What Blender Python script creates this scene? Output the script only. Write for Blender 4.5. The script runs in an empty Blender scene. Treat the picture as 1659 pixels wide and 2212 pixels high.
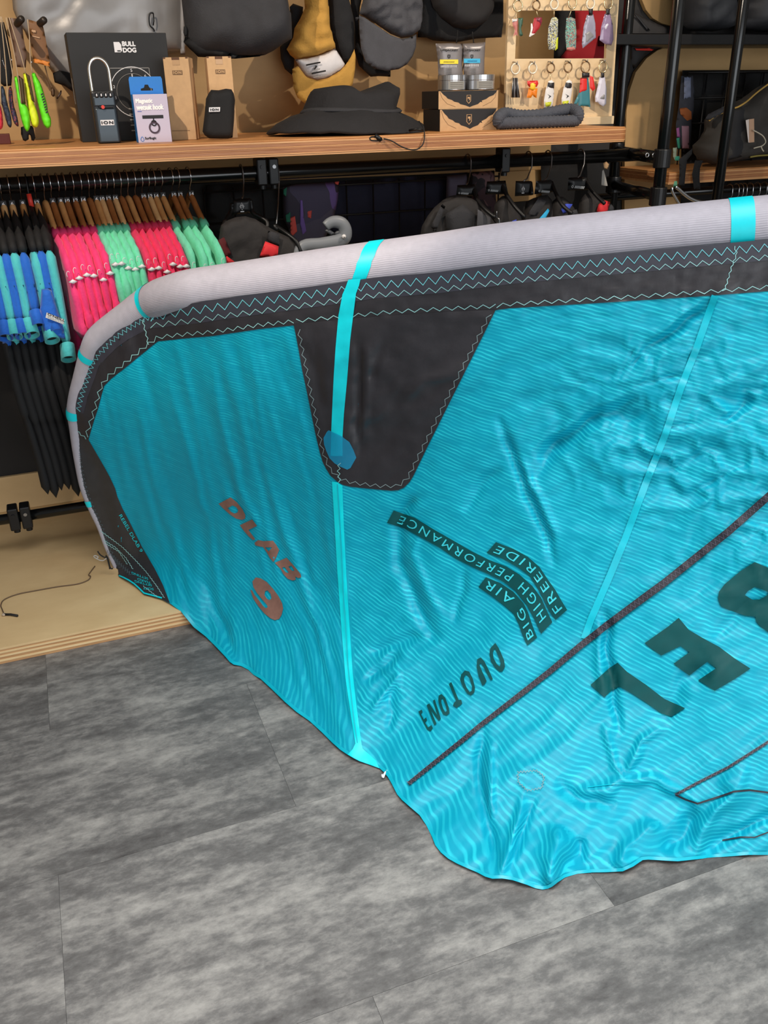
import bpy, bmesh, math, random
import numpy as np
from mathutils import Vector, Matrix
from mathutils.geometry import delaunay_2d_cdt
random.seed(7)
SC = bpy.context.scene
COL = SC.collection
# ------------------------------------------------------------------ camera, light, exposure
H, F, CX, CY = 1.35, 1881.0, 829.5, 1106.0
PITCH, ROLL, YAW = (math.radians(a) for a in (25.5, -1.235, 20.55))
FW = Vector((math.sin(YAW)*math.cos(PITCH), math.cos(YAW)*math.cos(PITCH), -math.sin(PITCH)))
_r = Vector((math.cos(YAW), -math.sin(YAW), 0)); _u = _r.cross(FW)
RT = _r*math.cos(ROLL)+_u*math.sin(ROLL); UP = _u*math.cos(ROLL)-_r*math.sin(ROLL)
EYE = Vector((0, 0, H))
cam = bpy.data.objects.new('camera', bpy.data.cameras.new('camera')); COL.objects.link(cam)
cam.matrix_world = Matrix(((RT.x, UP.x, -FW.x, 0), (RT.y, UP.y, -FW.y, 0), (RT.z, UP.z, -FW.z, H), (0, 0, 0, 1)))
cam.data.sensor_fit = 'VERTICAL'; cam.data.sensor_height = 36; cam.data.lens = F/2212*36
cam.data.clip_start = .02
SC.camera = cam
SC.view_settings.view_transform = 'Standard'; SC.view_settings.look = 'None'
SC.view_settings.gamma = 1; SC.view_settings.use_curve_mapping = False
SC.view_settings.exposure = 0.0
w = bpy.data.worlds.new('daylight'); SC.world = w; w.use_nodes = True
w.node_tree.nodes['Background'].inputs[0].default_value = (.80, .90, 1.0, 1)
w.node_tree.nodes['Background'].inputs[1].default_value = .55

def lamp(name, kind, loc, aim, energy, color, size=.1, size_y=None, angle=60, blend=.3):
    l = bpy.data.lights.new(name, kind); l.energy = energy; l.color = color
    if kind == 'AREA':
        l.shape = 'RECTANGLE'; l.size = size; l.size_y = size_y or size
    else:
        l.shadow_soft_size = size
    if kind == 'SPOT':
        l.spot_size = math.radians(angle); l.spot_blend = blend
    o = bpy.data.objects.new(name, l); COL.objects.link(o); o.location = loc
    o.rotation_euler = (Vector(aim)-Vector(loc)).to_track_quat('-Z', 'Y').to_euler()
    return o
# daylight through the shop front behind the photographer
lamp('shop_window_light', 'AREA', (1.5, -2.7, 1.30), (.75, 2.0, .55), 92, (.95, .98, 1.0), 4.4, 2.2)
# overhead fill added to brighten the open floor and the kite
c_ = lamp('added_overhead_fill', 'AREA', (.35, .55, 2.74), (.35, .55, 0), 38, (1.0, .985, .97), 2.4, 1.8)
c_.data.spread = math.radians(95)
# ceiling track spots aimed at the shelf wall
lamp('track_spot', 'SPOT', (-.55, 1.15, 2.70), (.95, 3.05, 1.30), 150, (1.0, .86, .70), .02, angle=58, blend=.2)
lamp('track_spot', 'SPOT', (2.2, 1.2, 2.70), (1.35, 3.05, 1.35), 115, (1.0, .87, .72), .02, angle=46, blend=.2)

# ------------------------------------------------------------------ helpers
def lin(c):
    return tuple(((x/255)/12.92 if x/255 <= .04045 else ((x/255+.055)/1.055)**2.4) for x in c)
MATS = {}
def mat(key, rgb, rough=.6, metal=0, var=.0, vscale=30, stretch=(1, 1, 1), bump=0, bscale=200, spec=.5, alpha=1, trans=0, obj_rand=0, sheen=0):
    if key in MATS: return MATS[key]
    m = bpy.data.materials.new(key); m.use_nodes = True; nt = m.node_tree; b = nt.nodes['Principled BSDF']
    c = lin(rgb); b.inputs['Base Color'].default_value = (*c, 1)
    b.inputs['Roughness'].default_value = rough; b.inputs['Metallic'].default_value = metal
    b.inputs['Specular IOR Level'].default_value = spec; b.inputs['Alpha'].default_value = alpha
    b.inputs['Transmission Weight'].default_value = trans
    if sheen: b.inputs['Sheen Weight'].default_value = sheen
    if var or bump or obj_rand:
        tc = nt.nodes.new('ShaderNodeTexCoord'); mp = nt.nodes.new('ShaderNodeMapping')
        mp.inputs['Scale'].default_value = stretch; nt.links.new(tc.outputs['Object'], mp.inputs[0])
    if var or obj_rand:
        n = nt.nodes.new('ShaderNodeTexNoise'); n.inputs['Scale'].default_value = vscale; n.inputs['Detail'].default_value = 5
        nt.links.new(mp.outputs[0], n.inputs['Vector'])
        r = nt.nodes.new('ShaderNodeValToRGB')
        r.color_ramp.elements[0].position = .3; r.color_ramp.elements[1].position = .7
        r.color_ramp.elements[0].color = (*[x*(1-var) for x in c], 1); r.color_ramp.elements[1].color = (*[min(1, x*(1+var)) for x in c], 1)
        nt.links.new(n.outputs['Fac'], r.inputs[0])
        nt.links.new(r.outputs[0], b.inputs['Base Color'])
    if bump:
        n2 = nt.nodes.new('ShaderNodeTexNoise'); n2.inputs['Scale'].default_value = bscale; n2.inputs['Detail'].default_value = 3
        nt.links.new(mp.outputs[0], n2.inputs['Vector'])
        bp = nt.nodes.new('ShaderNodeBump'); bp.inputs['Strength'].default_value = bump; bp.inputs['Distance'].default_value = .004
        nt.links.new(n2.outputs['Fac'], bp.inputs['Height']); nt.links.new(bp.outputs[0], b.inputs['Normal'])
    MATS[key] = m
    return m

def ray(px, py): return FW+RT*((px-CX)/F)-UP*((py-CY)/F)
def at(px, py, Y):
    d = ray(px, py); return EYE+d*(Y/d.y)
def at_z(px, py, z):
    d = ray(px, py); return EYE+d*((z-H)/d.z)
def at_depth(px, py, zc): return EYE+ray(px, py)*zc
def mpp(px, py, Y): return (Y/ray(px, py).y)/F          # metres per pixel there

ROOT = {}
def tag(o, label=None, cat=None, group=None, kind=None):
    if label: o['label'] = label
    if cat: o['category'] = cat
    if group: o['group'] = group
    if kind: o['kind'] = kind
    return o
def thing(name, label, cat, loc, group=None):
    o = bpy.data.objects.new(name, None); COL.objects.link(o); o.location = loc; o.empty_display_size = .05
    ROOT[o] = Vector(loc)
    return tag(o, label, cat, group)

class MB:
    def __init__(s): s.v = []; s.f = []; s.mi = []; s.uv = None
    def add(s, vs, fs, m=0):
        n = len(s.v); s.v += [Vector(v) for v in vs]; s.f += [tuple(i+n for i in f) for f in fs]; s.mi += [m]*len(fs); return s
    def box(s, c, size, rz=0, m=0, rx=0):
        R = Matrix.Rotation(rz, 3, 'Z') @ Matrix.Rotation(rx, 3, 'X'); c = Vector(c); a, b, d = (x/2 for x in size)
        vs = [c+R @ Vector((x, y, z)) for x in (-a, a) for y in (-b, b) for z in (-d, d)]
        return s.add(vs, [(0, 1, 3, 2), (4, 6, 7, 5), (0, 4, 5, 1), (2, 3, 7, 6), (0, 2, 6, 4), (1, 5, 7, 3)], m)
    def tube(s, pts, r, n=10, m=0, cap=True, closed=False, flat=1.0, flat_axis=None):
        pts = [Vector(p) for p in pts]; N = len(pts); rs = r if isinstance(r, (list, tuple)) else [r]*N
        prev = None; vs = []; 
        for i, p in enumerate(pts):
            a = pts[i-1] if (i > 0 or closed) else p; b = pts[(i+1) % N] if (i < N-1 or closed) else p
            t = (b-a).normalized() if (b-a).length > 1e-9 else Vector((0, 0, 1))
            if prev is None:
                x = t.orthogonal().normalized() if flat_axis is None else Vector(flat_axis)
            else: x = prev
            x = (x-t*x.dot(t))
            x = x.normalized() if x.length > 1e-6 else t.orthogonal().normalized()
            y = t.cross(x); prev = x
            for k in range(n):
                a_ = 2*math.pi*k/n; vs.append(p+x*math.cos(a_)*rs[i]+y*math.sin(a_)*rs[i]*flat)
        fs = []
        for i in range(N if closed else N-1):
            j = (i+1) % N
            for k in range(n):
                k2 = (k+1) % n; fs.append((i*n+k, i*n+k2, j*n+k2, j*n+k))
        if cap and not closed:
            fs += [tuple(reversed(range(n))), tuple(range((N-1)*n, N*n))]
        return s.add(vs, fs, m)
    def cyl(s, a, b, r, n=20, m=0, r2=None): return s.tube([a, b], [r, r if r2 is None else r2], n, m)
    def lathe(s, c, prof, n=24, m=0, sx=1, sy=1):
        c = Vector(c); vs = []; fs = []
        for (r, z) in prof:
            for k in range(n):
                a = 2*math.pi*k/n; vs.append(c+Vector((math.cos(a)*r*sx, math.sin(a)*r*sy, z)))
        for i in range(len(prof)-1):
            for k in range(n):
                k2 = (k+1) % n; fs.append((i*n+k, i*n+k2, (i+1)*n+k2, (i+1)*n+k))
        fs.append(tuple(reversed(range(n)))); fs.append(tuple(range((len(prof)-1)*n, len(prof)*n)))
        return s.add(vs, fs, m)
    def torus(s, c, R, r, ax1, ax2, n=28, k=8, m=0):
        c = Vector(c); a1 = Vector(ax1); a2 = Vector(ax2)
        return s.tube([c+a1*R*math.cos(2*math.pi*i/n)+a2*R*math.sin(2*math.pi*i/n) for i in range(n)], r, k, m, closed=True)
    def prism(s, poly, n_vec, m=0):
        """poly: planar loop of world points, extruded by n_vec"""
        N = len(poly); n_vec = Vector(n_vec); vs = [Vector(p) for p in poly]+[Vector(p)+n_vec for p in poly]
        return s.add(vs, [tuple(range(N)), tuple(reversed(range(N, 2*N)))]+[(i, N+i, N+(i+1) % N, (i+1) % N) for i in range(N)], m)
    def build(s, name, mats, parent=None, loc=None, smooth=False, bevel=0, seg=2, wn=False):
        if not isinstance(mats, (list, tuple)): mats = [mats]
        off = ROOT[parent] if parent is not None else Vector(loc if loc is not None else (0, 0, 0))
        me = bpy.data.meshes.new(name); me.from_pydata([v-off for v in s.v], [], s.f)
        for m_ in mats: me.materials.append(m_)
        if len(mats) > 1: me.polygons.foreach_set('material_index', s.mi)
        if s.uv is not None:
            l = me.uv_layers.new(name='UVMap'); arr = np.empty(len(me.loops), np.int32); me.loops.foreach_get('vertex_index', arr)
            l.data.foreach_set('uv', np.asarray(s.uv, np.float32)[arr].ravel())
        bm = bmesh.new(); bm.from_mesh(me)
        if s.uv is None: bmesh.ops.recalc_face_normals(bm, faces=bm.faces)
        if bevel:
            es = [e for e in bm.edges if len(e.link_faces) == 2 and e.calc_face_angle(0) > .6]
            bmesh.ops.bevel(bm, geom=es, offset=bevel, segments=seg, affect='EDGES', profile=.5, clamp_overlap=True)
        bm.to_mesh(me); bm.free()
        if smooth:
            for p in me.polygons: p.use_smooth = True
        o = bpy.data.objects.new(name, me); COL.objects.link(o)
        if parent is not None: o.parent = parent
        else: o.location = off
        ROOT[o] = off
        return o

def cdt(loops, cell, jitter=.0):
    """triangulate 2D loops (outer + holes) with interior grid points; returns pts(np), tris, n_boundary, boundary loops idx"""
    vs = []; es = []
    for lp in loops:
        P = [np.array(p, float) for p in lp]; n0 = len(vs); out = []
        for i in range(len(P)):
            a, b = P[i], P[(i+1) % len(P)]; k = max(1, int(np.linalg.norm(b-a)/cell+.5))
            for j in range(k): out.append(a+(b-a)*j/k)
        vs += out; es += [(n0+i, n0+(i+1) % len(out)) for i in range(len(out))]
    nb = len(vs); A = np.array(vs); lo, hi = A.min(0), A.max(0)
    seg0 = A[[e[0] for e in es]]; seg1 = A[[e[1] for e in es]]
    xs = np.arange(lo[0]+cell*.5, hi[0], cell); ys = np.arange(lo[1]+cell*.5, hi[1], cell)
    if len(xs)*len(ys):
        G = np.stack(np.meshgrid(xs, ys), -1).reshape(-1, 2)
        ins = np.zeros(len(G), bool)
        for a, b in zip(seg0, seg1):
            if a[1] == b[1]: continue
            c = ((a[1] > G[:, 1]) != (b[1] > G[:, 1])) & (G[:, 0] < (b[0]-a[0])*(G[:, 1]-a[1])/(b[1]-a[1])+a[0]); ins ^= c
        G = G[ins]
        d = bdist(G, seg0, seg1) if len(G) else np.zeros(0)
        G = G[d > cell*.45]
        vs = vs+[g for g in G]
    r = delaunay_2d_cdt([Vector((float(p[0]), float(p[1]))) for p in vs], es, [], 2, 1e-7)
    pts = np.array([[p.x, p.y] for p in r[0]]); tr = [tuple(f) for f in r[2]]
    if len(loops) > 1:                    # drop triangles inside the holes
        G = np.array([pts[list(f)].mean(0) for f in tr]); ins = np.zeros(len(G), bool)
        for a, b in zip(seg0, seg1):
            if a[1] == b[1]: continue
            ins ^= ((a[1] > G[:, 1]) != (b[1] > G[:, 1])) & (G[:, 0] < (b[0]-a[0])*(G[:, 1]-a[1])/(b[1]-a[1])+a[0])
        tr = [f for f, k in zip(tr, ins) if k]
    return pts, tr, seg0, seg1
def bdist(G, s0, s1):
    best = np.full(len(G), 1e18)
    for a, b in zip(s0, s1):
        ab = b-a; L = float(ab@ab)+1e-12
        t = np.clip(((G-a)@ab)/L, 0, 1); q = a+t[:, None]*ab; best = np.minimum(best, ((G-q)**2).sum(1))
    return np.sqrt(best)
def smooth_loop(lp, it=1):
    P = [np.array(p, float) for p in lp]
    for _ in range(it):
        Q = []
        for i in range(len(P)):
            a, b = P[i], P[(i+1) % len(P)]; Q += [a*.75+b*.25, a*.25+b*.75]
        P = Q
    return [tuple(p) for p in P]
def pillow(loops2d, frame, thick, cell, round_r=None, back=1.0, noise=0, nscale=8, seed=0, power=.5, off=0):
    """soft inflated solid over a 2D outline. frame(u,v)->world point, frame.n outward normal"""
    pts, tris, s0, s1 = cdt(loops2d, cell)
    d = bdist(pts, s0, s1); R = round_r or max(d.max(), 1e-6)
    h = np.clip(1-(1-np.clip(d/R, 0, 1))**2, 0, 1)**power*thick
    if noise:
        from mathutils import noise as nz
        h = h+np.array([nz.noise(Vector((p[0]/nscale, p[1]/nscale, seed))) for p in pts])*noise*np.clip(d/R*2, 0, 1)
    fn, n = frame; mb = MB(); N = len(pts); onb = d < 1e-6*max(1, R)
    base = [fn(*p) for p in pts]; n = Vector(n)
    front = [base[i]+n*float(h[i]+off) for i in range(N)]
    idx = list(range(N)); vs = list(front)
    bmap = {}
    for i in range(N):
        if onb[i]: bmap[i] = i
        else:
            bmap[i] = len(vs); vs.append(base[i]-n*float(h[i]*back-off))
    fs = list(tris)+[tuple(reversed([bmap[i] for i in t])) for t in tris]
    return mb.add(vs, fs)
def wallframe(Y):                       # plane facing the room at depth Y, outline in picture pixels
    return (lambda u, v: at(u, v, Y), (0, -1, 0))
def plane(o, u, v):                     # generic frame in metres
    o, u, v = Vector(o), Vector(u), Vector(v)
    return (lambda a, b: o+u*a+v*b, u.cross(v))
def pix_pillow(name, loop, Y, thick, m, parent=None, cell=None, sm=0, noise=0, nscale=25, back=.6, round_px=None, power=.5, off=0):
    lp = smooth_loop(loop, sm) if sm else loop
    A = np.array(lp); ext = (A.max(0)-A.min(0)).min()
    mb = pillow([lp], wallframe(Y), thick, cell or max(3, ext/9), round_px, back, noise, nscale, random.random()*50, power, off)
    c = np.mean(A, 0)
    if parent is None:
        b = at(c[0], A[:, 1].max(), Y); return mb.build(name, m, loc=b, smooth=True)
    return mb.build(name, m, parent, smooth=True)
_txt = {}
def text_tris(body, spacing=1.0):
    k = (body, spacing)
    if k not in _txt:
        cu = bpy.data.curves.new('t', 'FONT'); cu.body = body; cu.size = 1; cu.resolution_u = 3; cu.space_character = spacing
        o = bpy.data.objects.new('t', cu); me = o.to_mesh()
        V = np.array([v.co[:2] for v in me.vertices]); Fs = [tuple(p.vertices) for p in me.polygons]
        o.to_mesh_clear(); bpy.data.objects.remove(o); bpy.data.curves.remove(cu)
        lo, hi = V.min(0), V.max(0); _txt[k] = ((V-lo)/(hi-lo), Fs, (hi-lo)[0]/(hi-lo)[1])
    return _txt[k]
def text_mb(body, o, u, v, width, height=None, spacing=1.0, bold=0):
    """text with lower-left corner o, running along u, standing along v"""
    V, Fs, asp = text_tris(body, spacing); height = height or width/asp
    o, u, v = Vector(o), Vector(u), Vector(v); mb = MB()
    n = u.cross(v)
    for i, (du, dv) in enumerate([(0, 0)] if not bold else [(-bold, 0), (bold, 0), (0, bold), (0, -bold)]):
        mb.add([o+u*(p[0]*width+du)+v*(p[1]*height+dv)+n*(.00022*i) for p in V], Fs)
    return mb
def strokes(o, u, v, width, height, n=7, lean=.4):
    """a row of short leaning print strokes, for small print too blurred to read"""
    o, u, v = Vector(o), Vector(u), Vector(v); mb = MB(); w = width/n
    for i in range(n):
        p = o+u*(i*w); mb.add([p, p+u*w*.62, p+u*(w*.62+height*lean)+v*height, p+u*height*lean+v*height], [(0, 1, 2, 3)])
    return mb
def rect_mb(o, u, v, w_, h_):
    o, u, v = Vector(o), Vector(u), Vector(v)
    n = u.cross(v)*.0004
    return MB().prism([o, o+u*w_, o+u*w_+v*h_, o+v*h_], n)
X, Y_, Z = Vector((1, 0, 0)), Vector((0, 1, 0)), Vector((0, 0, 1))

# ------------------------------------------------------------------ common materials
black_pipe = mat('black_pipe', (16, 17, 18), .2, .3, spec=.7)
black_metal = mat('black_metal', (24, 24, 26), .4, .3)
chrome = mat('chrome', (205, 205, 208), .18, 1)
dull_steel = mat('dull_steel', (150, 150, 152), .35, 1)
black_cloth = mat('black_cloth', (20, 20, 22), .85, bump=.25, bscale=300)
black_neoprene = mat('black_neoprene', (17, 17, 19), .8, bump=.2, bscale=500)
dark_grey_cloth = mat('dark_grey_cloth', (46, 46, 50), .85, var=.12, bump=.3, bscale=260)
grey_cloth = mat('grey_cloth', (74, 74, 79), .9, var=.1, bump=.3, bscale=300)
white_print = mat('white_print', (232, 230, 232), .6)
black_print = mat('black_print', (24, 22, 24), .6)
kraft = mat('kraft_card', (198, 160, 118), .8, var=.06, vscale=60)
kraft_dark = mat('kraft_print', (120, 92, 66), .8)
black_card = mat('black_card', (24, 23, 24), .6)
white_card = mat('white_card', (198, 188, 208), .5)

def wood_mat(key, c1, c2, scale, layers=None, axis='X', rough=.45):
    """long grain running along X; optional plywood layers stacked in Z (period in metres)"""
    if key in MATS: return MATS[key]
    m = bpy.data.materials.new(key); m.use_nodes = True; nt = m.node_tree; b = nt.nodes['Principled BSDF']
    tc = nt.nodes.new('ShaderNodeTexCoord'); mp = nt.nodes.new('ShaderNodeMapping'); mp.inputs['Scale'].default_value = scale
    nt.links.new(tc.outputs['Object'], mp.inputs[0])
    n = nt.nodes.new('ShaderNodeTexNoise'); n.inputs['Scale'].default_value = 1; n.inputs['Detail'].default_value = 6; n.inputs['Roughness'].default_value = .6
    nt.links.new(mp.outputs[0], n.inputs['Vector'])
    r = nt.nodes.new('ShaderNodeValToRGB'); r.color_ramp.elements[0].position = .32; r.color_ramp.elements[1].position = .68
    r.color_ramp.elements[0].color = (*lin(c1), 1); r.color_ramp.elements[1].color = (*lin(c2), 1)
    nt.links.new(n.outputs['Fac'], r.inputs[0]); col = r.outputs[0]
    nt.links.new(col, b.inputs['Base Color']); b.inputs['Roughness'].default_value = rough
    bp = nt.nodes.new('ShaderNodeBump'); bp.inputs['Strength'].default_value = .15; bp.inputs['Distance'].default_value = .001
    nt.links.new(n.outputs['Fac'], bp.inputs['Height']); nt.links.new(bp.outputs[0], b.inputs['Normal'])
    MATS[key] = m; return m
bamboo_a = wood_mat('bamboo_top', (178, 118, 66), (204, 146, 90), (6, 60, 60))
bamboo_b = wood_mat('bamboo_light_ply', (196, 140, 90), (216, 164, 112), (7, 60, 260))
bamboo_c = wood_mat('bamboo_dark_ply', (142, 88, 50), (182, 124, 78), (9, 60, 420))
ply_face = wood_mat('plywood_face', (216, 182, 132), (230, 198, 148), (5, 9, 9), rough=.5)
ply_l = wood_mat('plywood_light_layer', (226, 192, 140), (238, 208, 160), (8, 40, 160))
ply_d = wood_mat('plywood_dark_layer', (178, 130, 86), (206, 160, 112), (10, 40, 300))
wall_ply = wood_mat('wall_plywood', (166, 132, 84), (184, 148, 98), (3, 3, 8), rough=.6)
board_ply = wood_mat('display_board_plywood', (208, 178, 136), (226, 200, 160), (8, 8, 18), rough=.5)

# ------------------------------------------------------------------ the room
def struct(o): o['kind'] = 'structure'; return o
YW = 3.10                                # face of the back wall
dark_wall = mat('dark_wall_paint', (40, 38, 38), .8)
pale_wall = mat('pale_wall_paint', (205, 200, 194), .85)
struct(MB().box((1.0, YW+.06, 1.4), (7.4, .12, 2.8)).build('wall_back', dark_wall))
struct(MB().box((-2.76, -.2, 1.4), (.12, 6.8, 2.8)).build('wall_left', pale_wall))
struct(MB().box((4.76, -.2, 1.4), (.12, 6.8, 2.8)).build('wall_right', pale_wall))
struct(MB().box((1.0, -.2, 2.86), (7.6, 6.9, .12)).build('ceiling', pale_wall))

def floor_mat():
    m = bpy.data.materials.new('grey_stone_vinyl'); m.use_nodes = True; nt = m.node_tree; b = nt.nodes['Principled BSDF']
    L = nt.links.new; N = nt.nodes.new
    tc = N('ShaderNodeTexCoord'); oi = N('ShaderNodeObjectInfo')
    ad = N('ShaderNodeVectorMath'); ad.operation = 'ADD'
    sc = N('ShaderNodeVectorMath'); sc.operation = 'SCALE'; sc.inputs['Scale'].default_value = 37
    cv = N('ShaderNodeCombineXYZ'); L(oi.outputs['Random'], cv.inputs[0]); L(oi.outputs['Random'], cv.inputs[1]); L(oi.outputs['Random'], cv.inputs[2])
    L(cv.outputs[0], sc.inputs[0]); L(tc.outputs['Object'], ad.inputs[0]); L(sc.outputs[0], ad.inputs[1])
    def noise(scale, stretch, det=6, rough=.62, dist=0):
        mp = N('ShaderNodeMapping'); mp.inputs['Scale'].default_value = stretch; L(ad.outputs[0], mp.inputs[0])
        n = N('ShaderNodeTexNoise'); n.inputs['Scale'].default_value = scale; n.inputs['Detail'].default_value = det
        n.inputs['Roughness'].default_value = rough; n.inputs['Distortion'].default_value = dist; L(mp.outputs[0], n.inputs['Vector']); return n.outputs['Fac']
    a = noise(2.2, (1, 4.2, 1)); c = noise(30, (1, 1.8, 1), 6, .75, .15); d = noise(11, (1, 2.6, 1), 4, .6)
    m1 = N('ShaderNodeMath'); m1.operation = 'MULTIPLY_ADD'; L(a, m1.inputs[0]); m1.inputs[1].default_value = .50
    m2 = N('ShaderNodeMath'); m2.operation = 'MULTIPLY_ADD'; L(c, m2.inputs[0]); m2.inputs[1].default_value = .38
    m3 = N('ShaderNodeMath'); m3.operation = 'MULTIPLY'; L(d, m3.inputs[0]); m3.inputs[1].default_value = .28
    L(m3.outputs[0], m2.inputs[2]); L(m2.outputs[0], m1.inputs[2])
    r = N('ShaderNodeValToRGB'); e = r.color_ramp.elements; e[0].position = .41; e[1].position = .72
    e[0].color = (*lin((66, 63, 62)), 1); e[1].color = (*lin((152, 149, 144)), 1)
    x = e.new(.56); x.color = (*lin((102, 100, 98)), 1)
    L(m1.outputs[0], r.inputs[0])
    hs = N('ShaderNodeHueSaturation'); mr = N('ShaderNodeMapRange'); mr.inputs['To Min'].default_value = .93; mr.inputs['To Max'].default_value = 1.07
    L(oi.outputs['Random'], mr.inputs['Value']); L(mr.outputs[0], hs.inputs['Value']); L(r.outputs[0], hs.inputs['Color'])
    L(hs.outputs[0], b.inputs['Base Color']); b.inputs['Roughness'].default_value = .5; b.inputs['Specular IOR Level'].default_value = .35
    bp = N('ShaderNodeBump'); bp.inputs['Strength'].default_value = .12; bp.inputs['Distance'].default_value = .002; L(c, bp.inputs['Height']); L(bp.outputs[0], b.inputs['Normal'])
    return m
fl = struct(MB().box((1.0, -.2, -.030), (7.6, 6.9, .05)).build('floor', mat('floor_grout', (58, 56, 55), .9)))
FM = floor_mat(); TW, TL = .463, .953; G_ = .0005
tile_me = None
for row in range(-8, 5):
    y0 = .913+row*TW
    for k in range(-3, 5):
        x0 = (.303 if row % 2 else -.175)+k*TL
        if x0 > 4.6 or x0+TL < -2.6 or y0 > 2.3: continue
        if tile_me is None:
            t = MB().box((0, 0, -.0028), (TL-G_, TW-G_, .0056)).build('floor_tile', FM, ); tile_me = t.data
        else:
            t = bpy.data.objects.new('floor_tile', tile_me); COL.objects.link(t)
        t.parent = fl; t.location = (x0+TL/2, y0+TW/2, 0)

# wall panels of plywood
def px_panel(name, loop, Y, t, m, label, cat, sm=0):
    P = [at(x, y, Y) for x, y in loop]
    mb = MB().prism(P, (0, t, 0)); b = min(P, key=lambda p: p.z)
    return tag(mb.build(name, m, loc=b, bevel=.002), label, cat)
px_panel('wall_panel', [(-420, -260), (1207, -260), (1197, 128), (1189, 366), (-420, 431)], 3.075, .02, wall_ply,
         'long tan plywood back panel on the wall behind the left shelf', 'panel')
arc = [(1349, 455), (1349.8, 318), (1354, 238), (1360.6, 195), (1373.6, 156), (1397, 125.5), (1421, 108), (1443, 101), (1480, 99.5), (1800, 98), (1800, 455)]
px_panel('wall_panel', arc, 3.075, .02, wall_ply, 'tan plywood wall panel with a round upper corner behind the black poles', 'panel')
px_panel('wall_panel', [(1384, -60), (1387, 0), (1396, 22), (1411, 40), (1430, 51), (1450, 56), (1480, 58), (1560, 58), (1560, -60)], 3.075, .02, wall_ply,
         'tan plywood wall panel with a round lower corner at the top edge', 'panel')
px_panel('wall_panel', [(1062, 372), (1180, 366), (1183, 430), (1070, 440)], 3.073, .02, wall_ply, 'small tan plywood panel low on the wall behind the black vests', 'panel')

# platform
pf = thing('display_platform', 'low pale plywood display platform along the wall under the wetsuits', 'platform', (.6, 2.175, 0))
layers = [(.044, .050, ply_face), (.0385, .044, ply_d), (.033, .0385, ply_l), (.027, .033, ply_d), (.0215, .027, ply_l), (.014, .0215, ply_d), (.008, .014, ply_l), (0.0005, .008, ply_d)]
for i, (a, b, m_) in enumerate(layers):
    e = .0006 if i % 2 else 0
    MB().box((.85, (2.175+e+3.095)/2, (a+b)/2), (4.3, 3.095-2.175-e, b-a)).build('top_veneer' if i == 0 else 'edge_layer', m_, pf)

MB().box((.85, 3.092, .115), (4.3, .014, .129)).build('back_board', ply_face, pf, bevel=.001)
# long shelf of bamboo ply
ZS = 1.252
XE = at(1352, 285, 2.47).x
def plank(root, x0, x1, y0, y1, zt, lay, rad=.03):
    def outline(y_in):
        pts = [(x0, y1), (x0, y0+y_in)]
        for k in range(7):
            a = -math.pi/2+k*math.pi/12; pts.append((x1-rad+math.cos(a)*(rad-y_in), y0+rad+math.sin(a)*(rad-y_in)))
        pts.append((x1-y_in, y1)); return pts
    z = zt
    for i, (h, m_, nm, ins) in enumerate(lay):
        MB().prism([Vector((a, b, z)) for a, b in outline(ins)], (0, 0, -h)).build(nm, m_, root, bevel=.0008 if i else .002); z -= h
sh = thing('wall_shelf', 'long thick bamboo shelf carrying caps and boxes above the hanging clothes', 'shelf', (.6, 2.45, ZS-.042))
LAY = [(.0045, bamboo_a, 'top_veneer', .0015), (.005, bamboo_b, 'edge_layer', 0), (.0085, bamboo_c, 'edge_layer', .0003), (.0025, bamboo_b, 'edge_layer', 0),
       (.0045, bamboo_c, 'edge_layer', .0003), (.009, bamboo_c, 'edge_layer', .0002), (.0035, bamboo_b, 'edge_layer', 0), (.0045, bamboo_b, 'edge_layer', .0015)]
plank(sh, -.9, XE, 2.45, 3.072, ZS, LAY)
sh2 = thing('wall_shelf', 'short bamboo shelf behind the black poles at right, under the harness', 'shelf', (2.4, 2.78, 1.1))
p2 = at(1640, 361, 2.75); plank(sh2, at(1448, 360, 2.75).x, 3.3, 2.75, 3.072, p2.z, LAY, .01)
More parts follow.
